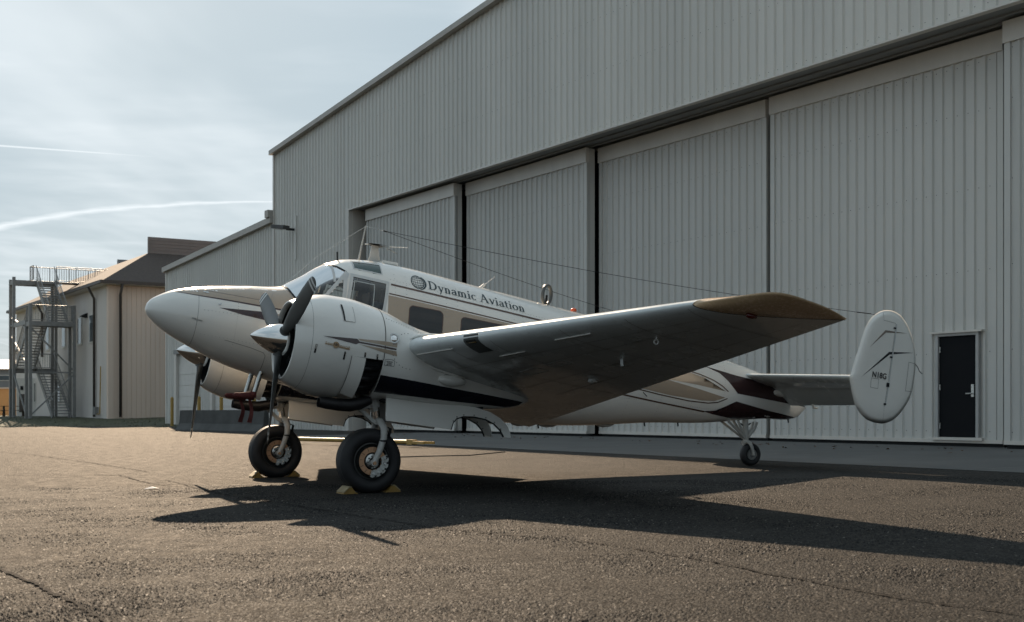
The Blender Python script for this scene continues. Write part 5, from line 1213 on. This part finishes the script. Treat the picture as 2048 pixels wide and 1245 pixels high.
# horizontal tail, one piece, elevator hanging slightly
S_LE=lambda t:(6.63+.115*t,2.412-.02*t); S_H=lambda t:(7.22+.02*t,2.325-.02*t); S_TE=lambda t:(7.62-.0*t,2.045)
def stab_pt(t,c,up):
    a,h,e=S_LE(t),S_H(t),S_TE(t)
    if c<.6: k=c/.6; x,z=a[0]+(h[0]-a[0])*k,a[1]+(h[1]-a[1])*k
    else: k=(c-.6)/.4; x,z=h[0]+(e[0]-h[0])*k,h[1]+(e[1]-h[1])*k
    yt=.105*5*(.2969*math.sqrt(c)-.126*c-.3516*c*c+.2843*c**3-.1036*c**4)*.95
    return (x,t,z+(yt if up else -yt))
for sg in (-1,1):
    mb=MB()
    for up in (1,0): mb.grid(lambda u,v,up=up:(lambda p:(p[0],sg*p[1],p[2]))(stab_pt(.05+2.3*u,chordc(v*20,20),up)),12,20)
    st=mb.build('tailplane',M['wing'],plane,smooth=True); fix_normals(st); st.data.set_sharp_from_angle(angle=math.radians(60))
    mb=MB(); mb.grid(lambda u,v:(lambda p:(p[0],sg*p[1],p[2]-.003))(stab_pt(.35+1.9*u,.60+.012*v,0)),10,1); mb.build('elevator_gap',M['seam'],st)
    mb=MB(); p=stab_pt(.72,.97,0); mb.tube([(p[0],sg*p[1],p[2]),(p[0]+.03,sg*p[1],p[2]-.05),(p[0]+.09,sg*(p[1]+.02),p[2]-.05)],[.02,.022,.014],8); mb.build('elevator_horn',M['white'],st,smooth=True)
    mb=MB(); mb.lathe([(-.1,0),(-.08,.035),(0,.05),(.1,.04),(.16,0)],(7.32,sg*.2,2.20),(1,0,-.1),14); mb.build('root_fairing',M['white'],st,smooth=True)
    fin=lens(smooth_poly(FIN),FT,.07,7.5,'tail_fin','white',plane,sg)
    th=lambda a,b:.0
    def fy(a,b,off=.004):
        # height of the lens over the outline plane
        n=len(FIN); cxm=sum(p[0] for p in FIN)/n; czm=sum(p[1] for p in FIN)/n; best=0
        for i in range(n):
            p,q=FIN[i],FIN[(i+1)%n]; x1,z1,x2,z2=p[0]-cxm,p[1]-czm,q[0]-cxm,q[1]-czm; dx,dz=a-cxm,b-czm
            d=x1*z2-x2*z1
            if abs(d)<1e-9: continue
            l=(dx*z2-x2*dz)/d; m_=(x1*dz-dx*z1)/d
            if l>=-1e-6 and m_>=-1e-6: best=max(best,l+m_)
        f=min(1,best); return .035*(1-f**6)**.55+off
    for s in ((1,) if True else (-1,1)):
        fm=lambda off:(lambda a,b:(a,sg*(FT+fy(a,b,off)),b))
        decal(strip([(7.333,3.348),(7.347,3.237),(7.571,3.228)],.006)+strip([(7.571,3.228),(7.551,2.812),(7.524,2.301),(7.506,2.001),(7.517,1.79)],.0025),fm(.003),.08,'rudder_hinge_line',M['softseam'],fin)
        decal(strip([(7.590,3.22),(7.567,2.812),(7.540,2.301),(7.522,2.03)],.022),fm(.0055),.08,'hinge_fairing',M['frame'],fin)
        decal([[(7.129,2.815),(7.388,3.099),(7.824,3.118),(7.403,3.066)]],fm(.003),.06,'chevron',mat('grey_chevron',(.22,.18,.15),.4,var=.1) if 'grey_chevron' not in bpy.data.materials else bpy.data.materials['grey_chevron'],fin)
        decal([[(7.029,2.371),(7.495,2.800),(7.975,2.858),(7.512,2.764)]],fm(.003),.06,'chevron',M['navy'],fin)
        decal(ring_poly([(7.889,2.707),(8.03,2.704),(8.02,2.29),(7.878,2.284)],.006),fm(.003),.08,'trim_tab_seam',M['seam'],fin)
        decal(ring_poly([(7.213,2.383),(7.352,2.386),(7.350,2.246),(7.214,2.248)],.005),fm(.003),.08,'access_panel_seam',M['seam'],fin)
        for i,(a,b) in enumerate(((7.564,3.155),(7.545,2.729),(7.535,2.324),(7.514,2.044))):
            w_=.03 if i!=2 else .035; h_=.012 if i!=2 else .03
            decal([[(a-w_,b-h_),(a+w_*.6,b-h_),(a+w_*.6,b+h_),(a-w_,b+h_)]],fm(.008),.05,'hinge_fitting',M['gap'],fin)
        TV,TF_,_w=text_mesh('N18G',.022)
        obj('registration',[fm(.007)(7.222+.264*(a if sg<0 else 1-a),2.400+.115*b) for a,b in TV],TF_,M['black'],fin)
    mb=MB(); mb.tube([(8.05,sg*FT,2.70),(8.10,sg*(FT),2.665),(8.14,sg*FT,2.61),(8.20,sg*FT,2.58)],.006,6); mb.build('tab_rod',M['gap'],fin)
# dorsal tail cone cap is part of the fuselage; tail wheel
T=lambda s,t,h:Vector(SB(s,t,h))
mb=MB(); mb.tube([T(7.04,0,.86),T(7.055,0,.56)],.05,16); tw=mb.build('tail_wheel_strut',M['gear'],plane,smooth=True,sharp=50)
for a,b,r in (((6.63,.10,.83),(7.02,.03,.545),.02),((6.63,-.10,.83),(7.02,-.03,.545),.02),((6.86,.06,.82),(7.03,.02,.54),.022),((6.86,-.06,.82),(7.03,-.02,.54),.022),((7.235,.05,.80),(7.20,.04,.70),.022),((7.20,.04,.70),(7.08,.02,.56),.025),((7.20,-.04,.70),(7.08,-.02,.56),.025),((7.235,-.05,.80),(7.20,-.04,.70),.022)):
    mb=MB(); mb.tube([T(*a),T(*b)],r,8); mb.build('tail_wheel_brace',M['gear'],tw,smooth=True,sharp=50)
mb=MB(); mb.tube([T(6.95,.0,.78),T(7.04,0,.72),T(7.15,0,.78)],.012,6); mb.build('centring_spring',M['gap'],tw)
mb=MB(); mb.tube([T(7.05,0,.57),T(7.055,0,.50)],.045,14); mb.tube([T(7.00,0,.47),T(7.08,0,.50)],.04,12)
for s in (-1,1): mb.tube([T(7.05,s*.02,.50),T(7.08,s*.075,.47),T(7.11,s*.088,.40),T(7.14,s*.09,.285)],[.032,.03,.026,.024],10)
mb.tube([T(7.14,-.1,.285),T(7.14,.1,.285)],.02,10); mb.build('tail_wheel_fork',M['gear'],tw,smooth=True,sharp=50)
c=T(7.14,0,.288)
mb=MB(); mb.lathe([(-.04,.085),(-.06,.10),(-.07,.13),(-.06,.16),(-.035,.178),(0,.182),(.035,.178),(.06,.16),(.07,.13),(.06,.10),(.04,.085)],c,(0,-1,0),48); mb.build('tail_tyre',M['rubber'],tw,smooth=True)
for s in (-1,1):
    mb=MB(); mb.lathe([(s*.04,.088),(s*.055,.086),(s*.055,.07),(s*.042,.062),(s*.045,.04),(s*.06,.035),(s*.065,0)],c,(0,-1,0),32); mb.build('tail_wheel_hub',M['galv'],tw,smooth=True,sharp=35)
# ---- masts, aerials, probes
def rod(pts,r,name,m,par=None,n=8): mb=MB(); mb.tube(pts,r,n); return mb.build(name,M[m],par or plane,smooth=True,sharp=60)
rod([(.205,0,3.05),(.252,0,3.55)],[.015,.010],'antenna_mast','gear')
rod([(.252,0,3.54),(.534,0,3.53)],.004,'antenna_wire','steel',None,5); rod([(.51,0,3.531),(.56,0,3.526)],.010,'wire_insulator','gap')
for sg in (-1,1):
    A_=Vector((.534,0,3.53)); B_=Vector((7.26,sg*FT,3.30)); rod([A_.lerp(B_,i/12)+Vector((0,0,-.07*math.sin(math.pi*i/12))) for i in range(13)],.0035,'antenna_wire','gap',None,5)
    rod([A_.lerp(B_,.955)+Vector((0,0,-.01)),A_.lerp(B_,.985)],.007,'wire_insulator','gap')
rod([(.25,0,3.54),(-.35,.1,3.02),(-.7,.12,2.62)],.003,'antenna_wire','steel',None,5)
mb=MB(); mb.prism([(.34,3.07),(.52,3.07),(.49,3.18),(.46,3.31),(.37,3.31),(.36,3.18)],lambda p:(p[0],-.012,p[1]),lambda p:(p[0],.012,p[1])); bl_=mb.build('blade_aerial',M['gear'],plane)
mb=MB(); mb.add([(.30,-.0,3.305),(.42,-.09,3.30),(.60,-.07,3.31),(.47,0,3.30),(.60,.07,3.31),(.42,.09,3.30)],[(0,1,2,3),(0,3,4,5)]); mb.add([(.30,-.0,3.325),(.42,-.09,3.32),(.60,-.07,3.325),(.47,0,3.325),(.60,.07,3.325),(.42,.09,3.32)],[(0,1,2,3),(0,3,4,5)]); mb.build('aerial_plate',M['gap'],plane)
rod([(.6,-.06,3.318),(.78,-.32,3.31)],.005,'aerial_whisker','steel'); rod([(.6,.06,3.318),(.88,.36,3.32)],.005,'aerial_whisker','steel'); rod([(.32,0,3.31),(.27,0,3.30)],.008,'aerial_whisker','steel')
mb=MB(); mb.box((.50,-.16,3.07),(.72,.16,3.105)); mb.build('aerial_base',M['white'],plane)
rod([(-.11,-.08,2.97),(-.13,-.08,3.11)],.012,'stub_aerial','gap')
rod([(2.02,0,2.98),(2.11,0,3.06)],.020,'whip_aerial_base','bladewhite'); rod([(2.11,0,3.06),(2.26,0,3.20)],[.006,.003],'whip_aerial','bladewhite')
mb=MB(); c=Vector((3.12,0,3.085)); e1=Vector((.86,.51,0)).normalized(); e2=Vector((0,0,1)); ax=e1.cross(e2)
N=36;K=8;V=[];Fc=[]
for i in range(N):
    a=2*math.pi*i/N; d=e1*math.cos(a)*.115+e2*math.sin(a)*.14
    for k in range(K): b=2*math.pi*k/K; V.append(c+d*(1+.14*math.cos(b))+ax*(.032*math.sin(b)))
for i in range(N):
    for k in range(K): Fc.append((i*K+k,((i+1)%N)*K+k,((i+1)%N)*K+(k+1)%K,i*K+(k+1)%K))
mb.add(V,Fc); mb.build('loop_aerial',M['blade'],plane,smooth=True); rod([(3.12,0,2.90),(3.12,0,3.08)],.018,'loop_aerial_post','gap')
mb=MB(); mb.lathe([(0,.055),(.012,.055),(.02,.045)],(3.59,0,2.895),(0,0,1),20); mb.build('beacon_base',M['steel'],plane)
mb=MB(); mb.lathe([(.02,.042),(.045,.046),(.062,.038),(.072,.022),(.076,0)],(3.59,0,2.895),(0,0,1),20); mb.build('beacon',M['orange'],plane,smooth=True)
# pitot masts under the nose with their red covers (the covers can be taken off)
def w2(p): return RM@Vector(p)+Vector((AO[0],AO[1],0))
labels={-1:'red pitot cover with hanging streamer on the nearer pitot mast under the nose',1:'red pitot cover with hanging streamer on the farther pitot mast under the nose'}
for sg in (-1,1):
    y=sg*.22; a=(-.985,y,1.40); b=(-1.05,y,1.045)
    mb=MB(); mb.tube([a,b],[.032,.027],14); mb.tube([(b[0]+.03,y,b[2]),(b[0]-.22,y,b[2]-.02)],.018,10); mb.build('pitot_mast',M['steel'],plane,smooth=True,sharp=50)
    cv=thing('pitot_cover',labels[sg],'pitot cover',w2((b[0]-.05,y,b[2]-.02)),plane.rotation_euler,'red pitot covers under the nose')
    mb=MB(); mb.tube([(.06,0,.0),(-.03,0,.012),(-.12,0,.0),(-.19,0,-.002),(-.215,0,-.002)],[.042,.05,.037,.032,.012],14); mb.tube([(.04,0,.07),(.035,0,-.0)],[.045,.05],14); mb.build('sleeve',M['red'],cv,smooth=True)
    mb=MB(); P=[]
    for i in range(11):
        t=i/10; P.append((.0-.03*t+.03*math.sin(t*4),.012*math.sin(t*7+sg),-.03-.30*t))
    for s in (0,):
        V=[];Fc=[]
        for i,p in enumerate(P):
            w_=.018+.012*(i/10)
            for q,dy in ((-w_,-.003),(w_,-.003),(w_,.003),(-w_,.003)): V.append((p[0]+q+.09*(i/10)**1.2,p[1]+dy,p[2]))
        for i in range(len(P)-1):
            for k in range(4): Fc.append((4*i+k,4*i+(k+1)%4,4*i+4+(k+1)%4,4*i+4+k))
        mb.add(V,Fc)
    mb.build('streamer',M['red'],cv)
# belly lumps and aerials
for x,r in ((2.9,.05),(3.35,.045),(4.3,.05)):
    mb=MB(); mb.lathe([(-.14,0),(-.1,r*.6),(0,r),(.12,r*.7),(.2,0)],(x,-.0,F_BOT(x)+.01),(1,0,.1),12); mb.build('belly_fairing',M['gear'],plane,smooth=True)
for x in (3.2,5.0,5.6,7.7):
    rod([(x,-.02,F_BOT(x)+.02),(x+.02,-.02,F_BOT(x)-.05)],.012,'belly_drain','gap')
rod([(4.55,-.45,1.93),(4.70,-.50,1.80)],.006,'static_wire','gap')
# ---- wheel chocks, one in front of and one behind each main wheel
CL={(-1,-1):'yellow wheel chock ahead of the nearer main wheel',(-1,1):'yellow wheel chock behind the nearer main wheel',(1,-1):'yellow wheel chock ahead of the farther main wheel',(1,1):'yellow wheel chock behind the farther main wheel'}
angp=math.atan2(AA[1],AA[0])
for sg in (-1,1):
    for d in (-1,1):
        s0=d*(.262 if d<0 else .275); t0=-sg*NT+ (.02 if sg<0 else -.02)
        X=AO[0]+AA[0]*s0+AU[0]*t0; Y=AO[1]+AA[1]*s0+AU[1]*t0
        ck=thing('wheel_chock',CL[(sg,d)],'wheel chock',(X,Y,ground_z(X,Y)+.002),(0,0,angp+(math.pi if d>0 else 0)+random.uniform(-.1,.1)),'yellow wheel chocks')
        mb=MB(); mb.prism([(.10,0),(-.095,0),(-.075,.025),(-.012,.075),(.015,.075),(.055,.025)],lambda p:(p[0],-.13,p[1]),lambda p:(p[0],.13,p[1])); mb.build('block',M['chock'],ck)
        mb=MB(); mb.prism([(-.092,.022),(-.018,.088),(.012,.088),(.010,.077),(-.013,.077),(-.082,.017)],lambda p:(p[0],-.134,p[1]),lambda p:(p[0],.134,p[1])); mb.build('cap_plate',mat('worn_pale_yellow',(.30,.24,.13),.6,var=.15,vscale=14,stain=.4) if 'worn_pale_yellow' not in bpy.data.materials else bpy.data.materials['worn_pale_yellow'],ck)
